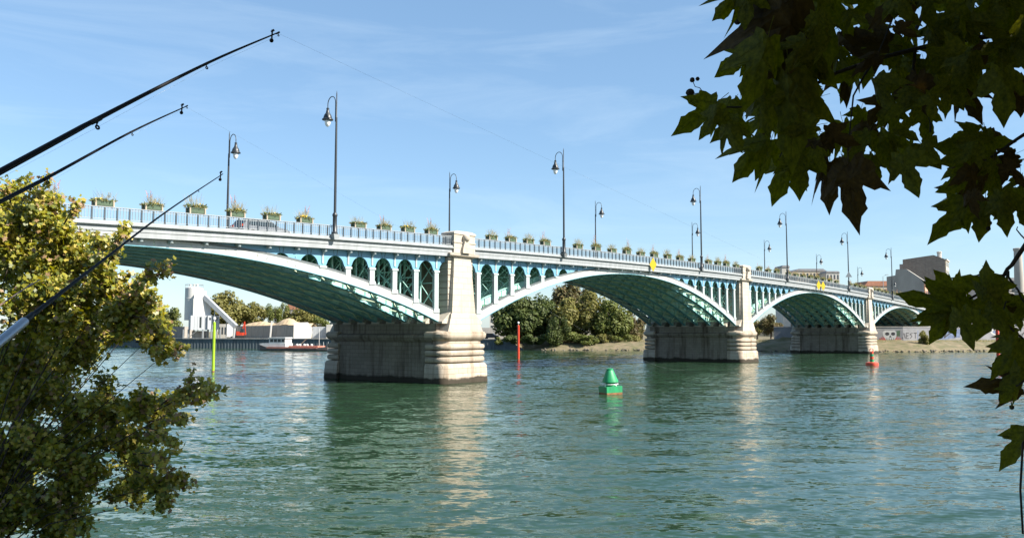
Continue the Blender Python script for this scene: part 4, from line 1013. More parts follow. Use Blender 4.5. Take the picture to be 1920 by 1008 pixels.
# skull between red flames
paint([(1655, 622), (1659, 619), (1678, 619), (1681, 624), (1680, 632), (1676, 637), (1661, 637), (1656, 630)], GW, 1)
paint([(1681, 620), (1688, 619), (1687, 630), (1681, 630)], GGN, 0)
paint(ell(1663.5, 625.5, 4.2, 3.2), GB, 2); paint(ell(1674.5, 625.5, 4.0, 3.2), GB, 2); paint([(1669, 628), (1671.5, 632), (1666.5, 632)], GB, 2)
for k_ in range(4): paint([(1662 + 4.2 * k_, 633.5), (1663.2 + 4.2 * k_, 633.5), (1663.2 + 4.2 * k_, 637), (1662 + 4.2 * k_, 637)], GB, 2)
for sgn, c_ in ((-1, 1669), (1, 1669)):
    for k_ in range(3): paint([(c_ + sgn * (7 + 4 * k_), 639), (c_ + sgn * (10 + 4 * k_), 639), (c_ + sgn * (15 + 3 * k_), 629 + 2 * k_), (c_ + sgn * (11 + 3.4 * k_), 633 + k_)], GR, 3)
rg = random.Random(4)
def stroke(pts, wd, mt, lay):
    for (u0, v0), (u1, v1) in zip(pts, pts[1:]):
        dx, dy = u1 - u0, v1 - v0; l_ = math.hypot(dx, dy) or 1; nx, ny = -dy / l_ * wd / 2, dx / l_ * wd / 2
        paint([(u0 + nx, v0 + ny), (u1 + nx, v1 + ny), (u1 - nx, v1 - ny), (u0 - nx, v0 - ny)], mt, lay)
# letters beside the skull and further right
paint([(1690, 621), (1722, 619), (1721, 637), (1690, 638)], GBL, 0)
for u0 in (1692, 1699, 1706, 1713): 
    shp = {1692: [(0, 10), (3, 0), (5, 10)], 1699: [(5, 0), (0, 0), (0, 5), (4, 5), (0, 5), (0, 10), (5, 10)], 1706: [(5, 0), (0, 2), (4, 6), (0, 10)], 1713: [(0, 0), (6, 0), (3, 0), (3, 10)]}[u0]
    stroke([(u0 + x, 624 + y) for x, y in shp], 1.3, GB, 1); 
paint([(1758, 624), (1800, 616), (1800, 632), (1760, 637)], GBL, 0)
stroke([(1762, 634), (1776, 620), (1770, 633), (1784, 622)], 2.0, GB, 1); stroke([(1786, 617), (1790, 633), (1794, 617)], 1.8, GB, 1)
stroke([(1830, 626), (1836, 619), (1838, 630)], 1.4, GR, 1); stroke([(1846, 618), (1847, 625)], 2, GR, 1)
paint(ell(1866, 622, 9, 6), GW, 1); paint(ell(1866, 622, 5, 3), GBL, 2); paint(ell(1885, 624, 7, 6), GW, 1); paint(ell(1885, 624, 4, 3), GR, 2)

# ================================================================== VEGETATION
def leaf_cloud(mb, centre, rad, n, size, rr, squash=1.0, clumps=9, mats=(0,)):
    cl = []
    for i in range(clumps):
        while True:
            v = Vector((rr.uniform(-1, 1), rr.uniform(-1, 1), rr.uniform(-1, 1)))
            if v.length < 1: break
        cl.append((Vector((v.x * rad[0] * .80, v.y * rad[1] * .80, v.z * rad[2] * .80)), rr.uniform(.26, .46)))
    for i in range(n):
        c, k_ = cl[rr.randrange(clumps)]
        d = Vector((rr.gauss(0, 1), rr.gauss(0, 1), rr.gauss(0, 1))).normalized() * (rr.random() ** .35)
        p = centre + c + Vector((d.x * rad[0] * k_, d.y * rad[1] * k_, d.z * rad[2] * k_))
        nrm = (d + Vector((rr.uniform(-.7, .7), rr.uniform(-.7, .7), rr.uniform(-.4, .9)))).normalized()
        x = nrm.orthogonal().normalized(); y = nrm.cross(x); a = rr.uniform(0, 6.28); x, y = x * math.cos(a) + y * math.sin(a), y * math.cos(a) - x * math.sin(a)
        s_ = size * rr.uniform(.6, 1.35)
        mb.cur = mats[rr.randrange(len(mats))]
        mb.add([p - x * s_, p + y * s_ * .55, p + x * s_, p - y * s_ * .5], [(0, 1, 2, 3)])
def leafmat(nm, c, t=.25): return mat(nm, c, 0.6, 0.3, .8, color2=tuple(k_ * .55 for k_ in c), transl=t, spec=.25)
LM = {'dark': (leafmat('leaf_dark', (.075, .105, .028)), leafmat('leaf_dark2', (.10, .125, .036))), 'mid': (leafmat('leaf_mid', (.13, .16, .036)), leafmat('leaf_mid2', (.165, .18, .048))),
      'olive': (leafmat('leaf_olive', (.19, .185, .05)), leafmat('leaf_olive2', (.23, .21, .065))), 'brown': (leafmat('leaf_brown', (.17, .13, .06)), leafmat('leaf_brown2', (.13, .13, .05)))}
def tree(name, u, v_top, v_base, hw_px, Y, kind, label, seed, n=2600, cat='tree', zb=2.5, group=None, crown_low=.18):
    rr = random.Random(seed); p = at(u, v_base, Y); tz = at(u, v_top, Y).z; hw = hw_px / F_PX * Y
    r = empty(name, (p.x, Y, zb)); H = tz - zb
    m = MB(); m.tube([(0, 0, -.3), (.1 * H * .1, 0, H * .25), (rr.uniform(-.3, .3), 0, H * .75)], [.035 * H, .025 * H, .008 * H], 8)
    for i in range(6):
        a_ = rr.uniform(0, 6.28); z0 = H * rr.uniform(.2, .5); m.tube([(0, 0, z0), (math.cos(a_) * hw * .35, math.sin(a_) * hw * .35, z0 + H * .15), (math.cos(a_) * hw * .7, math.sin(a_) * hw * .7, z0 + H * .3)], [.013 * H, .009 * H, .003 * H], 6)
    m.build('trunk', M_BARK, r)
    m = MB(); zc = H * (1 + crown_low) / 2
    leaf_cloud(m, Vector((0, 0, zc)), (hw, hw * .9, H * (1 - crown_low) / 2), int(n * 1.6), max(.22, hw * .07), rr, clumps=max(14, int(hw * 4)), mats=(0, 1))
    tag(m.build('crown', list(LM[kind]), r), kind='stuff'); tag(r, label, cat, group)
G1 = 'trees on the far bank'
tree('broadleaf_tree', 312, 572, 636, 30, 262, 'mid', 'olive bushy tree just left of the white silos', 1, group=G1)
tree('broadleaf_tree', 425, 548, 625, 44, 275, 'olive', 'largest round tree behind the conveyor of the concrete plant', 2, 3600, group=G1)
tree('broadleaf_tree', 470, 566, 625, 32, 278, 'olive', 'round tree right of the largest one behind the sand bunker', 3, group=G1)
tree('poplar_tree', 515, 561, 620, 19, 272, 'mid', 'slender upright poplar behind the sand heap', 4, group=G1)
tree('poplar_tree', 531, 566, 620, 12, 274, 'mid', 'smaller upright poplar right beside the slender one', 41, 1600, group=G1)
tree('broadleaf_tree', 565, 568, 622, 34, 270, 'olive', 'loose olive tree behind the right end of the sand heap', 5, group=G1)
tree('broadleaf_tree', 600, 588, 622, 22, 262, 'mid', 'low tree above the grey shed beside the first pier', 6, group=G1)
tree('broadleaf_tree', 268, 590, 636, 26, 270, 'mid', 'low tree half hidden by the yellow bush at the left', 61, group=G1)
G2 = 'trees between the first and second pier'
tree('broadleaf_tree', 975, 552, 652, 50, 209, 'dark', 'big dark green tree behind the red marker pole', 7, 6400, group=G2, crown_low=-.04)
tree('broadleaf_tree', 1018, 547, 652, 40, 211, 'dark', 'dark green tree right of the big one behind the red pole', 8, 4600, group=G2, crown_low=-.04)
tree('broadleaf_tree', 1080, 520, 640, 46, 226, 'brown', 'tall brownish tree rising behind the others under the second arch', 9, 4800, group=G2)
tree('broadleaf_tree', 1070, 556, 652, 44, 206, 'olive', 'round olive tree in the middle under the second arch', 10, 5400, group=G2, crown_low=-.06, zb=2.2)
tree('broadleaf_tree', 1115, 544, 650, 38, 208, 'olive', 'tall olive tree right of the middle one under the second arch', 11, 5000, group=G2, crown_low=-.06, zb=2.2)
tree('broadleaf_tree', 1152, 562, 650, 42, 205, 'mid', 'lower green tree left of the second pier', 12, 4600, group=G2, crown_low=-.06, zb=2.2)
tree('broadleaf_tree', 1192, 574, 650, 34, 207, 'brown', 'brownish tree partly hidden by the second pier', 13, 3200, group=G2, crown_low=-.06, zb=2.2)
tree('broadleaf_tree', 1046, 586, 655, 26, 201, 'dark', 'low dark tree leaning over the bank under the second arch', 21, 2600, group=G2, crown_low=-.12, zb=1.2)
tree('shrub', 1100, 622, 655, 24, 200.5, 'mid', 'low green shrub on the bank right of the leaning tree', 22, 1500, 'shrub', 1.2, crown_low=-.1)
tree('shrub', 1000, 625, 655, 22, 201.5, 'dark', 'low dark shrub on the bank right of the red pole', 23, 1500, 'shrub', 1.2, crown_low=-.1)
tree('shrub', 1048, 612, 652, 22, 205, 'dark', 'dark shrub low on the bank under the second arch', 14, 1700, 'shrub', 1.2, crown_low=-.1)
tree('shrub', 935, 632, 652, 10, 204, 'mid', 'small shrub beside the end of the sheet pile wall', 15, 700, 'shrub', 1.5, crown_low=-.1)
tree('broadleaf_tree', 1446, 574, 648, 26, 204, 'brown', 'brownish tree between the second and third pier', 16, 3000, zb=2.2)
tree('broadleaf_tree', 1420, 585, 648, 22, 212, 'olive', 'olive tree half hidden behind the second pier', 17, 2200, zb=2.2)
tree('shrub', 1732, 617, 652, 13, 188.5, 'olive', 'yellow green shrub on the right bank below the graffiti wall', 18, 1300, 'shrub', 1.2, crown_low=-.05)
tree('broadleaf_tree', 1690, 560, 640, 50, 232, 'dark', 'wide dark tree seen under the fourth arch', 19, 3600, zb=5.2)
tree('broadleaf_tree', 1640, 566, 640, 40, 236, 'dark', 'dark tree behind the third pier', 20, 2600, zb=5.2)
for i, (u, vt, hw_, kd, lb) in enumerate([(962, 626, 20, 'dark', 'dark shrub low on the bank just left of the red pole'), (1030, 620, 24, 'dark', 'dark shrub at the waterline under the dark green trees'), (1075, 618, 26, 'mid', 'green shrub on the bank below the round olive tree'), (1130, 624, 24, 'olive', 'olive shrub on the bank below the tall olive tree'), (1162, 622, 24, 'mid', 'green shrub on the bank below the lower green tree'), (1186, 626, 18, 'olive', 'olive shrub on the bank beside the second pier')]):
    tree('shrub', u, vt, 650, hw_, 202.5, kd, lb, 60 + i, 1500, 'shrub', 1.7, crown_low=-.1)
# dry grass on the right bank
rr = random.Random(9); m = MB()
for i in range(9000):
    t = rr.random(); a_ = Vector((74, 190.0, 2.05)).lerp(Vector((118, 196.6, 2.3)), t) if rr.random() < .75 else Vector((20, 203, 2.2)).lerp(Vector((60, 195, 2.2)), t)
    if mnoise.noise(Vector((a_.x * .35, 0, 3))) < rr.uniform(-.5, .4): continue
    p = a_ + Vector((rr.gauss(0, .4), rr.gauss(0, .9), -.15)); h = rr.uniform(.2, .75); d = Vector((rr.uniform(-.25, .25), rr.uniform(-.1, .1), 1)) * h; wv = Vector((.03, 0, 0))
    m.cur = 0 if rr.random() < .6 else 1; m.add([p - wv, p + wv, p + d], [(0, 1, 2)])
tag(m.build('bank_grass', [M_PDRY, M_PLEAF]), 'dry grass tufts at the foot of the graffiti wall', kind='stuff')
# stones along the far waterline
rr = random.Random(21); stones = []
for k_ in range(5):
    m = MB(); m.lathe([(.05, -.2), (.3, -.12), (.36, .05), (.25, .2), (.05, .25)], 7); m.v = [(x * (1 + .3 * rr.uniform(-1, 1)), y * (1 + .3 * rr.uniform(-1, 1)), z) for x, y, z in m.v]; stones.append(m.mesh('stone', M_CONC))
M_STN = MB()
for p in SP:
    if 6 < p.x < 125:
        for k_ in range(16):
            me = stones[rr.randrange(5)]; s_ = rr.uniform(.25, .9); c_ = Vector((p.x + rr.uniform(-2, 2), p.y + rr.uniform(.2, 1.6), rr.uniform(-.05, .35)))
            M_STN.add([c_ + v_.co * s_ for v_ in me.vertices], [tuple(f_.vertices) for f_ in me.polygons])
tag(M_STN.build('bank_stones', mat('bank_stone', (.20, .17, .13), .9, .3, 2)), 'loose pale stones along the far waterline', kind='stuff')

# ---- yellow green plane bush at the left
def small_leaf(mb, p, x, y, s_):
    o = len(mb.v)
    for a, b in ((0, -.5), (.30, -.42), (.25, -.1), (.55, .05), (.22, .18), (0, .62), (-.22, .18), (-.55, .05), (-.25, -.1), (-.30, -.42)): mb.v.append(tuple(p + x * (a * s_) + y * (b * s_)))
    mb.face(*range(o, o + 10))
SPRAYS = [(240, 590, 300, 615), (250, 600, 345, 655), (240, 560, 305, 512), (225, 540, 285, 545), (200, 500, 240, 432), (170, 470, 200, 445), (190, 520, 272, 520), (120, 420, 150, 375), (60, 390, 92, 345), (290, 770, 398, 738), (300, 760, 380, 715), (280, 790, 345, 790), (270, 800, 330, 830), (260, 870, 348, 905), (250, 880, 325, 935), (255, 640, 330, 668), (20, 380, 10, 345), (250, 850, 320, 860)]
BL = [(20, 385, 45, 1), (75, 395, 55, 1), (30, 450, 80, 1), (130, 470, 65, 1.1), (70, 520, 110, 1), (190, 500, 50, 1.1), (215, 545, 60, 1.2), (250, 590, 55, 1.2), (150, 580, 90, 1), (280, 575, 28, .8), (290, 625, 34, 1), (60, 640, 120, 1),
      (320, 655, 16, .8), (225, 632, 42, 1), (170, 640, 70, .9), (20, 730, 90, .9), (110, 740, 90, .8), (190, 775, 68, .9), (265, 765, 46, 1), (320, 752, 34, 1), (372, 742, 22, .8), (290, 790, 45, 1), (230, 820, 60, .9), (110, 850, 90, .9), (20, 860, 80, .95),
      (270, 870, 40, .9), (310, 905, 28, .9), (240, 900, 55, .7), (150, 920, 70, .75), (40, 950, 80, .9), (300, 935, 22, .6), (110, 980, 60, .8), (60, 350, 22, .6), (215, 455, 18, .5), (-40, 480, 110, .8), (-50, 700, 130, .8), (-50, 900, 120, .6)]
rr = random.Random(77)
bbase = Vector((-9.3, 13.6, 0.0)); bush = empty('plane_bush', bbase)
mb = MB(); stems = MB(); tot = sum(b[2] ** 2 * b[3] for b in BL)
for (u, v, rp, den) in BL:
    Yb = 14.2 + rr.uniform(-.8, .8) + (300 - u) * .002; c = at(u, v, Yb) - bbase; R_ = rp / F_PX * Yb * (.9 if u > 180 else 1.0)
    k0 = Vector((rr.uniform(-.3, .3), rr.uniform(-.3, .3), .1)); stems.tube([k0, k0.lerp(c, .5) + Vector((0, 0, .5)), c], [.016, .011, .004], 5)
    tw = []
    for j in range(max(3, int(R_ * 14))):
        d = Vector((rr.gauss(0, 1), rr.gauss(0, 1.2), rr.gauss(0, 1))).normalized() * R_ * rr.uniform(.5, 1.12); e = c + d; tw.append((c + d * .15, e)); stems.tube([c + d * .1, e], [.006, .002], 4, False)
    n = int(70000 * rp ** 2 * den / tot)
    for i in range(n):
        a, e = tw[rr.randrange(len(tw))]; t = rr.random() ** .6
        p = a.lerp(e, t) + Vector((rr.gauss(0, 1), rr.gauss(0, 1), rr.gauss(0, 1))) * (.05 + .10 * R_ * (1 - .3 * t))
        nrm = Vector((rr.uniform(-.4, 1.0), rr.uniform(-1, .5), rr.uniform(-.2, 1.1))).normalized(); x = nrm.orthogonal().normalized(); y = nrm.cross(x); a_ = rr.uniform(0, 6.28)
        x, y = x * math.cos(a_) + y * math.sin(a_), y * math.cos(a_) - x * math.sin(a_)
        q_ = rr.random(); mb.cur = 0 if q_ < .5 else 1 if q_ < .8 else 2 if q_ < .93 else 3
        small_leaf(mb, p, x, y, rr.uniform(.055, .105))
for (u0, v0, u1, v1) in SPRAYS:
    Yb = 13.8 + rr.uniform(-.5, .5); A_, B_ = at(u0, v0, Yb) - bbase, at(u1, v1, Yb - .3) - bbase; dl = (B_ - A_).length
    mid_ = A_.lerp(B_, .5) + Vector((0, 0, dl * .08)); stems.tube([A_, mid_, B_], [.014, .009, .003], 5)
    for j in range(6):
        t_ = rr.uniform(.2, .95); q0 = A_.lerp(B_, t_); q1 = q0 + (B_ - A_) * rr.uniform(.12, .3) + Vector((rr.gauss(0, .1), rr.gauss(0, .15), rr.gauss(0, .14))) * dl; stems.tube([q0, q1], [.006, .002], 4, False)
        for i in range(int(dl * 34)):
            p = q0.lerp(q1, rr.random()) + Vector((rr.gauss(0, 1), rr.gauss(0, 1), rr.gauss(0, 1))) * .045
            nrm = Vector((rr.uniform(-.3, 1.0), rr.uniform(-1, .3), rr.uniform(-.2, 1.1))).normalized(); x = nrm.orthogonal().normalized(); y = nrm.cross(x); a_ = rr.uniform(0, 6.28)
            x, y = x * math.cos(a_) + y * math.sin(a_), y * math.cos(a_) - x * math.sin(a_)
            q_ = rr.random(); mb.cur = 0 if q_ < .42 else 1 if q_ < .56 else 2 if q_ < .86 else 3
            small_leaf(mb, p, x, y, rr.uniform(.05, .11))
BM = [mat('bush_leaf', (.31, .285, .03), .38, .25, 3, color2=(.20, .20, .022), transl=.3), mat('bush_leaf_green', (.13, .155, .024), .45, .25, 3, transl=.3), mat('bush_leaf_yellow', (.42, .33, .06), .5, .2, 3, transl=.3), mat('bush_leaf_brown', (.24, .15, .07), .6, .2, 3, transl=.15)]
tag(mb.build('foliage', BM, bush), kind='stuff'); stems.build('branches', M_TWIG, bush)
tag(bush, 'sunlit yellow green bush leaning over the water at the left edge', 'bush')

# ---- plane tree whose branches hang in from the right
HALF = [(.02, .02), (.14, -.10), (.30, -.16), (.33, -.02), (.46, .02), (.62, .14), (.56, .22), (.66, .32), (.82, .52), (.62, .50), (.50, .54), (.30, .44), (.24, .50), (.30, .66), (.27, .76), (.31, .83), (.17, .97), (.08, 1.10), (.0, 1.22)]
def plane_leaf_mesh(name, fold, droop, mt, seed):
    rr = random.Random(seed); ol = [(x * rr.uniform(.92, 1.08), y) for x, y in HALF] + [(-x * rr.uniform(.92, 1.08), y) for x, y in HALF[-2::-1]]
    m = MB(); c = (0, .36)
    def P(x, y): return (x, y, -fold * x * x * 1.4 - droop * y * y + .05 * math.sin(7 * x + 5 * y + seed))
    m.v.append(P(*c)); n = len(ol)
    for f in (.5, 1.0):
        for x, y in ol: m.v.append(P(c[0] + (x - c[0]) * f, c[1] + (y - c[1]) * f))
    for i in range(n):
        j = (i + 1) % n
        m.face(0, 1 + i, 1 + j); m.face(1 + i, 1 + n + i, 1 + n + j, 1 + j)
    # midrib, side veins and leaf stalk
    for a, b in (((0, 0), (0, 1.0)), ((0, .02), (.55, .40)), ((0, .02), (-.55, .40)), ((0, .5), (.22, .68)), ((0, .5), (-.22, .68))):
        pts = [Vector(P(a[0] + (b[0] - a[0]) * t / 4, a[1] + (b[1] - a[1]) * t / 4)) + Vector((0, 0, -.004)) for t in range(5)]; m.tube(pts, [.010, .008, .006, .005, .003], 4, False)
    m.tube([(0, .02, 0), (.02, -.15, .04), (.03, -.32, .12)], [.012, .010, .012], 5)
    return m.mesh(name, mt)
LEAVES = [plane_leaf_mesh('leaf', f, d, mt, i) for i, (f, d, mt) in enumerate([(.35, .14, M_LEAF), (.7, .28, M_LEAF), (.2, .42, M_LEAF), (1.1, .15, M_LEAF), (.4, .5, M_LEAFB), (1.3, .45, M_LEAFB)])]
tbase = Vector((4.7, 3.3, 2.85)); ptree = empty('plane_tree', tbase)
tag(ptree, 'dark plane tree with large lobed leaves hanging in from the right', 'tree')
rr = random.Random(3); nleaf = 0; LEAF_K = 1.0
def put_leaf(bu, bv, tu, tv, Y, kind=None, tilt=0.35, wide=1.0):
    global nleaf
    b = at(bu, bv, Y); t = at(tu, tv, Y - rr.uniform(-.04, .06)); y = (t - b); ln = y.length / 1.12 * LEAF_K; y.normalize()
    vdir = (CAM - b).normalized(); z = (vdir - y * vdir.dot(y)).normalized()
    x = y.cross(z); z = (z + x * rr.uniform(-tilt, tilt)).normalized(); x = y.cross(z).normalized(); z = x.cross(y)
    M = Matrix(((x.x, y.x, z.x), (x.y, y.y, z.y), (x.z, y.z, z.z))).to_4x4()
    me = LEAVES[kind if kind is not None else rr.choices(range(6), (4, 3, 3, 2, 1.4, .8))[0]]
    o = link('leaf', me, ptree)
    o.matrix_local = Matrix.Translation(b - tbase) @ M @ Matrix.Diagonal((ln * wide * rr.uniform(.62, .86), ln, ln, 1)); nleaf += 1
EDGE = [(1345, 192, 1279, 244), (1352, 203, 1311, 257), (1372, 190, 1330, 225), (1385, 222, 1342, 252), (1392, 232, 1377, 280), (1362, 232, 1388, 279), (1436, 262, 1384, 330), (1446, 262, 1424, 328), (1482, 288, 1450, 372), (1500, 285, 1497, 365), (1556, 300, 1546, 372), (1592, 300, 1588, 406),
        (1640, 290, 1640, 345), (1690, 288, 1714, 362), (1726, 268, 1766, 316), (1738, 262, 1756, 296), (1800, 150, 1832, 214), (1880, 130, 1888, 226), (1905, 150, 1930, 216), (1835, 268, 1906, 264), (1838, 282, 1770, 274), (1836, 292, 1766, 302), (1830, 335, 1766, 356),
        (1815, 375, 1748, 444), (1848, 370, 1834, 442), (1830, 385, 1786, 436), (1880, 360, 1886, 436), (1910, 365, 1930, 432), (1780, 575, 1690, 552), (1795, 548, 1757, 514), (1782, 558, 1830, 512), (1778, 565, 1742, 532), (1778, 585, 1748, 640), (1800, 580, 1820, 650), (1795, 575, 1735, 600),
        (1852, 560, 1846, 498), (1892, 545, 1800, 520), (1860, 560, 1830, 620), (1910, 630, 1858, 656), (1912, 636, 1864, 706), (1930, 680, 1876, 738), (1912, 722, 1853, 716), (1905, 728, 1884, 750), (1932, 806, 1875, 862), (1392, -14, 1346, 30), (1402, -20, 1394, 46), (1412, 92, 1350, 134), (1416, 104, 1390, 142),
        (1450, 0, 1410, 140), (1490, -10, 1470, 160), (1440, 70, 1405, 190), (1510, 80, 1490, 215), (1480, 140, 1478, 300), (1430, 160, 1440, 250), (1540, 0, 1550, 120), (1885, 612, 1900, 648)]
for e in EDGE: put_leaf(*e, 3.35 + rr.uniform(-.25, .45))
POLYS = [([(1415, -30), (1405, 110), (1400, 190), (1360, 215), (1400, 240), (1445, 262), (1500, 300), (1560, 315), (1620, 325), (1690, 315), (1735, 275), (1745, 235), (1800, 205), (1835, 170), (1885, 150), (1935, 160), (1935, -30)], 138, 46),
         ([(1800, 262), (1850, 268), (1935, 290), (1935, 410), (1880, 405), (1830, 400), (1795, 385), (1800, 330)], 24, 42), ([(1660, -30), (1655, 150), (1720, 200), (1800, 180), (1880, 140), (1935, 150), (1935, -30)], 44, 46), ([(1745, 560), (1800, 552), (1860, 560), (1935, 575), (1935, 660), (1890, 620), (1830, 595), (1770, 585)], 17, 36)]
def inside(p, poly):
    c = False; n = len(poly)
    for i in range(n):
        (x0, y0), (x1, y1) = poly[i], poly[i - 1]
        if (y0 > p[1]) != (y1 > p[1]) and p[0] < (x1 - x0) * (p[1] - y0) / (y1 - y0) + x0: c = not c
    return c
for poly, cnt, ln0 in POLYS:
    us = [q_[0] for q_ in poly]; vs = [q_[1] for q_ in poly]; k_ = 0; tries = 0
    while k_ < cnt and tries < 5000:
        tries += 1; u, v = rr.uniform(min(us), max(us)), rr.uniform(min(vs), max(vs))
        if not inside((u, v), poly): continue
        ang = math.radians(90 + rr.gauss(0, 48)); ln = ln0 * rr.uniform(.8, 1.55)
        put_leaf(u, v - ln * .5, u + math.cos(ang) * ln, v - ln * .5 + math.sin(ang) * ln, rr.uniform(3.1, 4.4), tilt=1.0); k_ += 1
# branches and twigs
TW = [([(2350, 330, 3.6), (1990, 395, 3.6), (1925, 455, 3.6), (1897, 497, 3.62), (1880, 520, 3.64), (1840, 548, 3.66), (1790, 578, 3.68), (1752, 590, 3.7)], .013, .003),
      ([(1884, 516, 3.63), (1860, 512, 3.6), (1845, 510, 3.6), (1815, 515, 3.58)], .005, .002), ([(1890, 508, 3.63), (1900, 532, 3.6), (1912, 552, 3.6), (1930, 575, 3.6)], .006, .003), ([(1884, 520, 3.63), (1882, 545, 3.6), (1878, 575, 3.6)], .004, .002), ([(1888, 515, 3.63), (1888, 560, 3.58), (1884, 600, 3.56), (1884, 640, 3.6)], .004, .002),
      ([(1930, 448, 3.5), (1914, 440, 3.5), (1908, 425, 3.5)], .004, .002), ([(2300, 20, 3.8), (1960, 55, 3.8), (1760, 82, 3.8), (1640, 112, 3.7), (1510, 168, 3.6), (1420, 200, 3.5), (1345, 200, 3.45)], .016, .003), ([(1770, -40, 3.9), (1716, 60, 3.8), (1712, 130, 3.8), (1745, 230, 3.7), (1735, 300, 3.7)], .011, .003),
      ([(1640, 112, 3.7), (1600, 180, 3.6), (1590, 290, 3.5)], .006, .002), ([(1510, 168, 3.6), (1480, 230, 3.5), (1460, 300, 3.5)], .005, .002), ([(2200, 160, 3.6), (1960, 215, 3.6), (1905, 262, 3.6), (1850, 300, 3.6), (1825, 370, 3.6)], .012, .003), ([(1700, -30, 3.7), (1660, 70, 3.7), (1620, 140, 3.7)], .006, .003),
      ([(1345, 200, 3.45), (1328, 184, 3.4), (1312, 165, 3.4), (1298, 150, 3.4)], .0022, .0015), ([(1322, 178, 3.4), (1308, 175, 3.4), (1296, 176, 3.4)], .002, .0015), ([(2100, 700, 3.5), (1935, 700, 3.5), (1910, 722, 3.5), (1898, 735, 3.5), (1897, 760, 3.5)], .006, .002), ([(2100, 640, 3.5), (1925, 640, 3.55), (1880, 600, 3.6), (1840, 580, 3.6)], .007, .003), ([(2100, 780, 3.4), (1940, 800, 3.4), (1918, 830, 3.4), (1918, 1000, 3.4)], .006, .004),
      ([(1856, 395, 3.55), (1855, 417, 3.55)], .0015, .0015)]
m = MB()
for pts, r0, r1 in TW:
    P_ = [at(u, v, Y) - tbase for u, v, Y in pts]; n = len(P_)
    P2 = []; R2 = []
    for i in range(n - 1):
        for t in (0, .5): P2.append(P_[i].lerp(P_[i + 1], t) + (Vector((rr.gauss(0, 1), rr.gauss(0, 1), rr.gauss(0, 1))) * .006 if t else Vector())); R2.append(r0 + (r1 - r0) * (i + t) / (n - 1))
    P2.append(P_[-1]); R2.append(r1); m.tube(P2, R2, 7)
m.build('twigs', M_TWIG, ptree, True)
for u, v, rp, Y in ((1855, 418, 4.6, 3.55), (1853, 428, 4.2, 3.55), (1897, 763, 4.5, 3.5), (1298, 150, 5, 3.4), (1294, 174, 8, 3.4), (1308, 148, 4, 3.4), (1383, 40, 7, 3.4), (1680, 640, 0.1, 3.5)):
    c = at(u, v, Y) - tbase; rad = rp / F_PX * Y; m = MB(); m.lathe([(rad * math.sin(i / 6 * math.pi) * rr.uniform(.85, 1.1) + .0002, -rad * math.cos(i / 6 * math.pi)) for i in range(7)], 9, c); m.build('seed_ball', M_TWIG, ptree)
# trunk, limbs and unseen crown masses shaped to cast shade, above and behind the camera
m = MB(); m.tube([(0, 0, -.4), (.05, 0, .5), (.0, -.1, 2.5), (.4, .3, 5.6), (1.2, .9, 9.5)], [.38, .30, .25, .19, .07], 12)
for a, b, c, r0 in (((0, -.05, 1.2), (-1.0, .1, 1.9), at(2350, 330, 3.6) - tbase, .07), ((0, -.1, 2.0), (-.8, .2, 3.0), at(2300, 20, 3.8) - tbase, .08), ((0, -.1, 2.4), (-1.2, .4, 3.8), at(1770, -40, 3.9) - tbase, .08), ((0, -.1, 1.5), (-.9, .2, 2.2), at(2200, 160, 3.6) - tbase, .06),
                    ((0, -.1, 1.8), (-1.6, .2, 3.0), at(1700, -30, 3.7) - tbase, .05), ((0, 0, .9), (-.9, .1, 1.3), at(2100, 640, 3.5) - tbase, .04), ((0, 0, .7), (-1.0, .1, 1.0), at(2100, 700, 3.5) - tbase, .04), ((0, 0, .5), (-1.0, .1, .9), at(2100, 780, 3.4) - tbase, .04),
                    ((-.1, -.2, 3.6), (-2.5, -2, 4.6), (-5, -4, 4.5), .12), ((-.2, -.2, 4), (1.5, -1.5, 5.5), (3, -2, 6), .12), ((.2, .2, 5.2), (-1.5, 3.0, 7.2), (-5.5, 5.2, 8.0), .12)):
    m.tube([a, b, c], [r0, r0 * .7, max(.013, r0 * .3)], 8)
smooth_by_angle(m.build('trunk', M_BARK, ptree), 60)
m = MB(); cnt = 0
SHADE_MASSES = [(Vector((7.0, 4.5, 11.5)), (5.5, 6.5, 5.5), .42), (Vector((3.5, -.5, 9.5)), (5, 4.5, 4.0), .22), (Vector((1, -3.5, 7.0)), (6.5, 3.4, 4.2), .20), (Vector((5.6, 3.0, 6.0)), (3.0, 3.0, 3.0), .16), (Vector((0.5, 8.5, 10.4)), (4.6, 2.3, 2.1), .36)]
while cnt < 36000:
    c, rad = rr.choices([(a, b) for a, b, _ in SHADE_MASSES], [k_ for _, _, k_ in SHADE_MASSES])[0]
    d = Vector((rr.gauss(0, 1), rr.gauss(0, 1), rr.gauss(0, 1))).normalized() * rr.random() ** .4
    p = c + Vector((d.x * rad[0], d.y * rad[1], d.z * rad[2]))
    if p.z < 3.6: continue
    if p.y > -.2 and p.x < .66 * p.y + .45 and p.z < 4.6 + .44 * p.y + .4: continue
    if p.length and (p - CAM).length < .9: continue
    nrm = Vector((rr.gauss(0, 1), rr.gauss(0, 1), rr.gauss(0, 1) + .6)).normalized(); x = nrm.orthogonal().normalized(); small_leaf(m, p - tbase, x, nrm.cross(x), rr.uniform(.18, .34)); cnt += 1
tag(m.build('shade_crown', M_LEAF, ptree), kind='stuff')

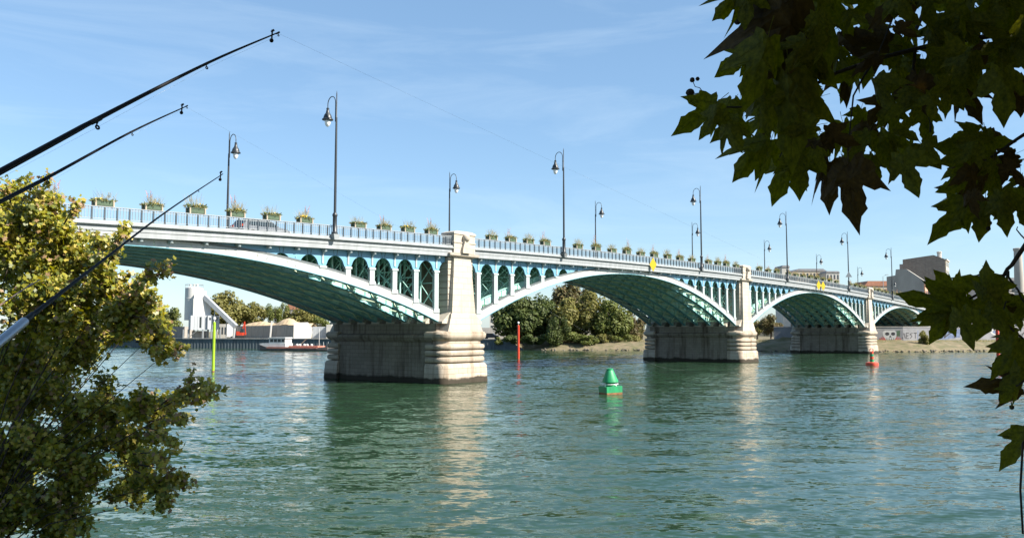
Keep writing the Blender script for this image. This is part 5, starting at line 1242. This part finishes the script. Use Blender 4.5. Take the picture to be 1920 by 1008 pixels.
# ---- fishing rods on the near bank
M_ROD = mat('rod_black', (0.010, 0.011, 0.014), 0.55, .1, 4, spec=.2)
M_ALU = mat('rod_silver', (0.42, 0.45, 0.50), 0.3, .05, 4, metal=.7)
M_LINE = mat('fishing_line', (0.45, 0.48, 0.5), 0.3, .05, 4)
def rod(pts, rads, label, guides, alu=None, line_end=None, bell=True, mt=None):
    P = [at(u, v, Y) for u, v, Y in pts]
    d = (P[0] - P[1]).normalized(); t = (2.95 - P[0].z) / d.z; butt = P[0] + d * max(.3, t) if d.z < -.05 else P[0] + d * 1.5
    base = butt.copy(); r = empty('fishing_rod', base)
    Q = [butt] + P; RR = [rads[0] * 1.25] + rads
    # smooth the bend
    QQ = []; R3 = []
    for i in range(len(Q) - 1):
        p0, p1, p2, p3 = Q[max(i - 1, 0)], Q[i], Q[i + 1], Q[min(i + 2, len(Q) - 1)]
        for k_ in range(6):
            t_ = k_ / 6; QQ.append(.5 * ((2 * p1) + (p2 - p0) * t_ + (2 * p0 - 5 * p1 + 4 * p2 - p3) * t_ * t_ + (3 * p1 - p0 - 3 * p2 + p3) * t_ ** 3) if i else p1.lerp(p2, t_)); R3.append(RR[i] + (RR[i + 1] - RR[i]) * t_)
    QQ.append(Q[-1]); R3.append(RR[-1])
    m = MB(); m.tube([q_ - base for q_ in QQ], R3, 10); m.build('blank', mt or M_ROD, r, True)
    if alu:
        a = Q[0]; b = at(*alu); m = MB(); m.tube([Vector(), b - base], RR[0] * 1.12, 12); m.build('handle', M_ALU, r, True)
    right = Vector((0, -1, 0)); prev = None; lp = []
    for (u, v, Y, sz) in guides:
        c = at(u, v, Y); down = Vector((.25, 0, -1)).normalized() * sz * 2.2; m = MB(); cc = c + down - base
        ax = (P[-1] - P[0]).normalized(); x = ax.orthogonal().normalized(); y = ax.cross(x)
        m.tube([cc + (x * math.cos(k_ * math.pi / 7) + y * math.sin(k_ * math.pi / 7)) * sz * .62 for k_ in range(15)], sz * .3, 5, False)
        m.bar(c - base, cc - down.normalized() * sz, sz * .3); m.bar(c - base + ax * sz * 1.5, cc - down.normalized() * sz * .9, sz * .25); m.build('line_guide', M_ROD, r); lp.append(cc)
        m = MB(); m.tube([c - base - ax * sz * 2, c - base + ax * sz * 2], sz * .75 if sz > .006 else sz * .6, 8); m.build('whipping', M_ROD, r)
    tip = P[-1] - base
    if bell:
        ax = (P[-1] - P[-2]).normalized(); c = tip - ax * .05; k0 = .012
        m = MB(); m.lathe([(.001, -.014), (.010, -.010), (.014, 0), (.010, .010), (.001, .014)], 10, c + Vector((-.004, 0, -.035))); m.build('bell', M_ROD, r, True)
        m = MB(); m.bar(c + Vector((-.003, 0, -.035)), c + Vector((0, 0, .035)), .008); m.bar(c + Vector((-.008, 0, .02)), c + Vector((.012, 0, .035)), .010); m.build('bell_clip', M_ROD, r)
    if line_end is not None:
        st = [lp[0] * .0 + lp[0]] if lp else []; allp = ([(lp[0] + (lp[0] - tip) * .8)] if lp else []) + lp + [tip]
        for k_ in range(1, 15):
            t_ = k_ / 14; q_ = P[-1].lerp(line_end, t_); q_.z -= 1.0 * math.sin(t_ * math.pi) * .8; allp.append(q_ - base)
        m = MB(); m.tube(allp, [.0004] * (len(allp) - 14) + [.0005 + .0016 * k_ / 14 for k_ in range(14)], 4, False); m.build('line', M_LINE, r)
    tag(r, label, 'fishing rod', 'fishing rods on the near bank'); return r
rod([(0, 322, 3.6), (185, 222, 4.1), (390, 118, 4.75), (520, 62, 5.2)], [.0145, .012, .0078, .004], 'uppermost and thickest black fishing rod, tip highest in the sky at the left', [(180, 226, 4.1, .016), (386, 120, 4.75, .011), (521, 62, 5.2, .008)], line_end=on_water(1995, 705))
rod([(0, 378, 4.6), (85, 335, 5.0), (245, 248, 5.8), (348, 200, 6.4)], [.0125, .0105, .0075, .004], 'middle black fishing rod crossing the top of the yellow bush', [(88, 333, 5.0, .014), (247, 247, 5.8, .010), (350, 199, 6.4, .007)], line_end=on_water(1290, 692))
rod([(0, 640, 3.9), (45, 603, 4.1), (190, 490, 5.0), (310, 398, 6.0), (418, 326, 7.0)], [.016, .0135, .0085, .006, .0035], 'lowest fishing rod with silver handle, crossing in front of the bush and left arch', [(100, 560, 4.4, .012), (245, 447, 5.5, .009), (372, 356, 6.6, .006)], alu=(46, 602, 4.1))
rod([(0, 572, 5.0), (40, 545, 5.3), (75, 524, 5.6)], [.0045, .004, .003], 'short red and pale rod tip lying against the dark bush at the left edge', [], bell=False, mt=mat('rod_dull_red', (.22, .07, .05), .6, .5, 9, color2=(.4, .34, .3)))
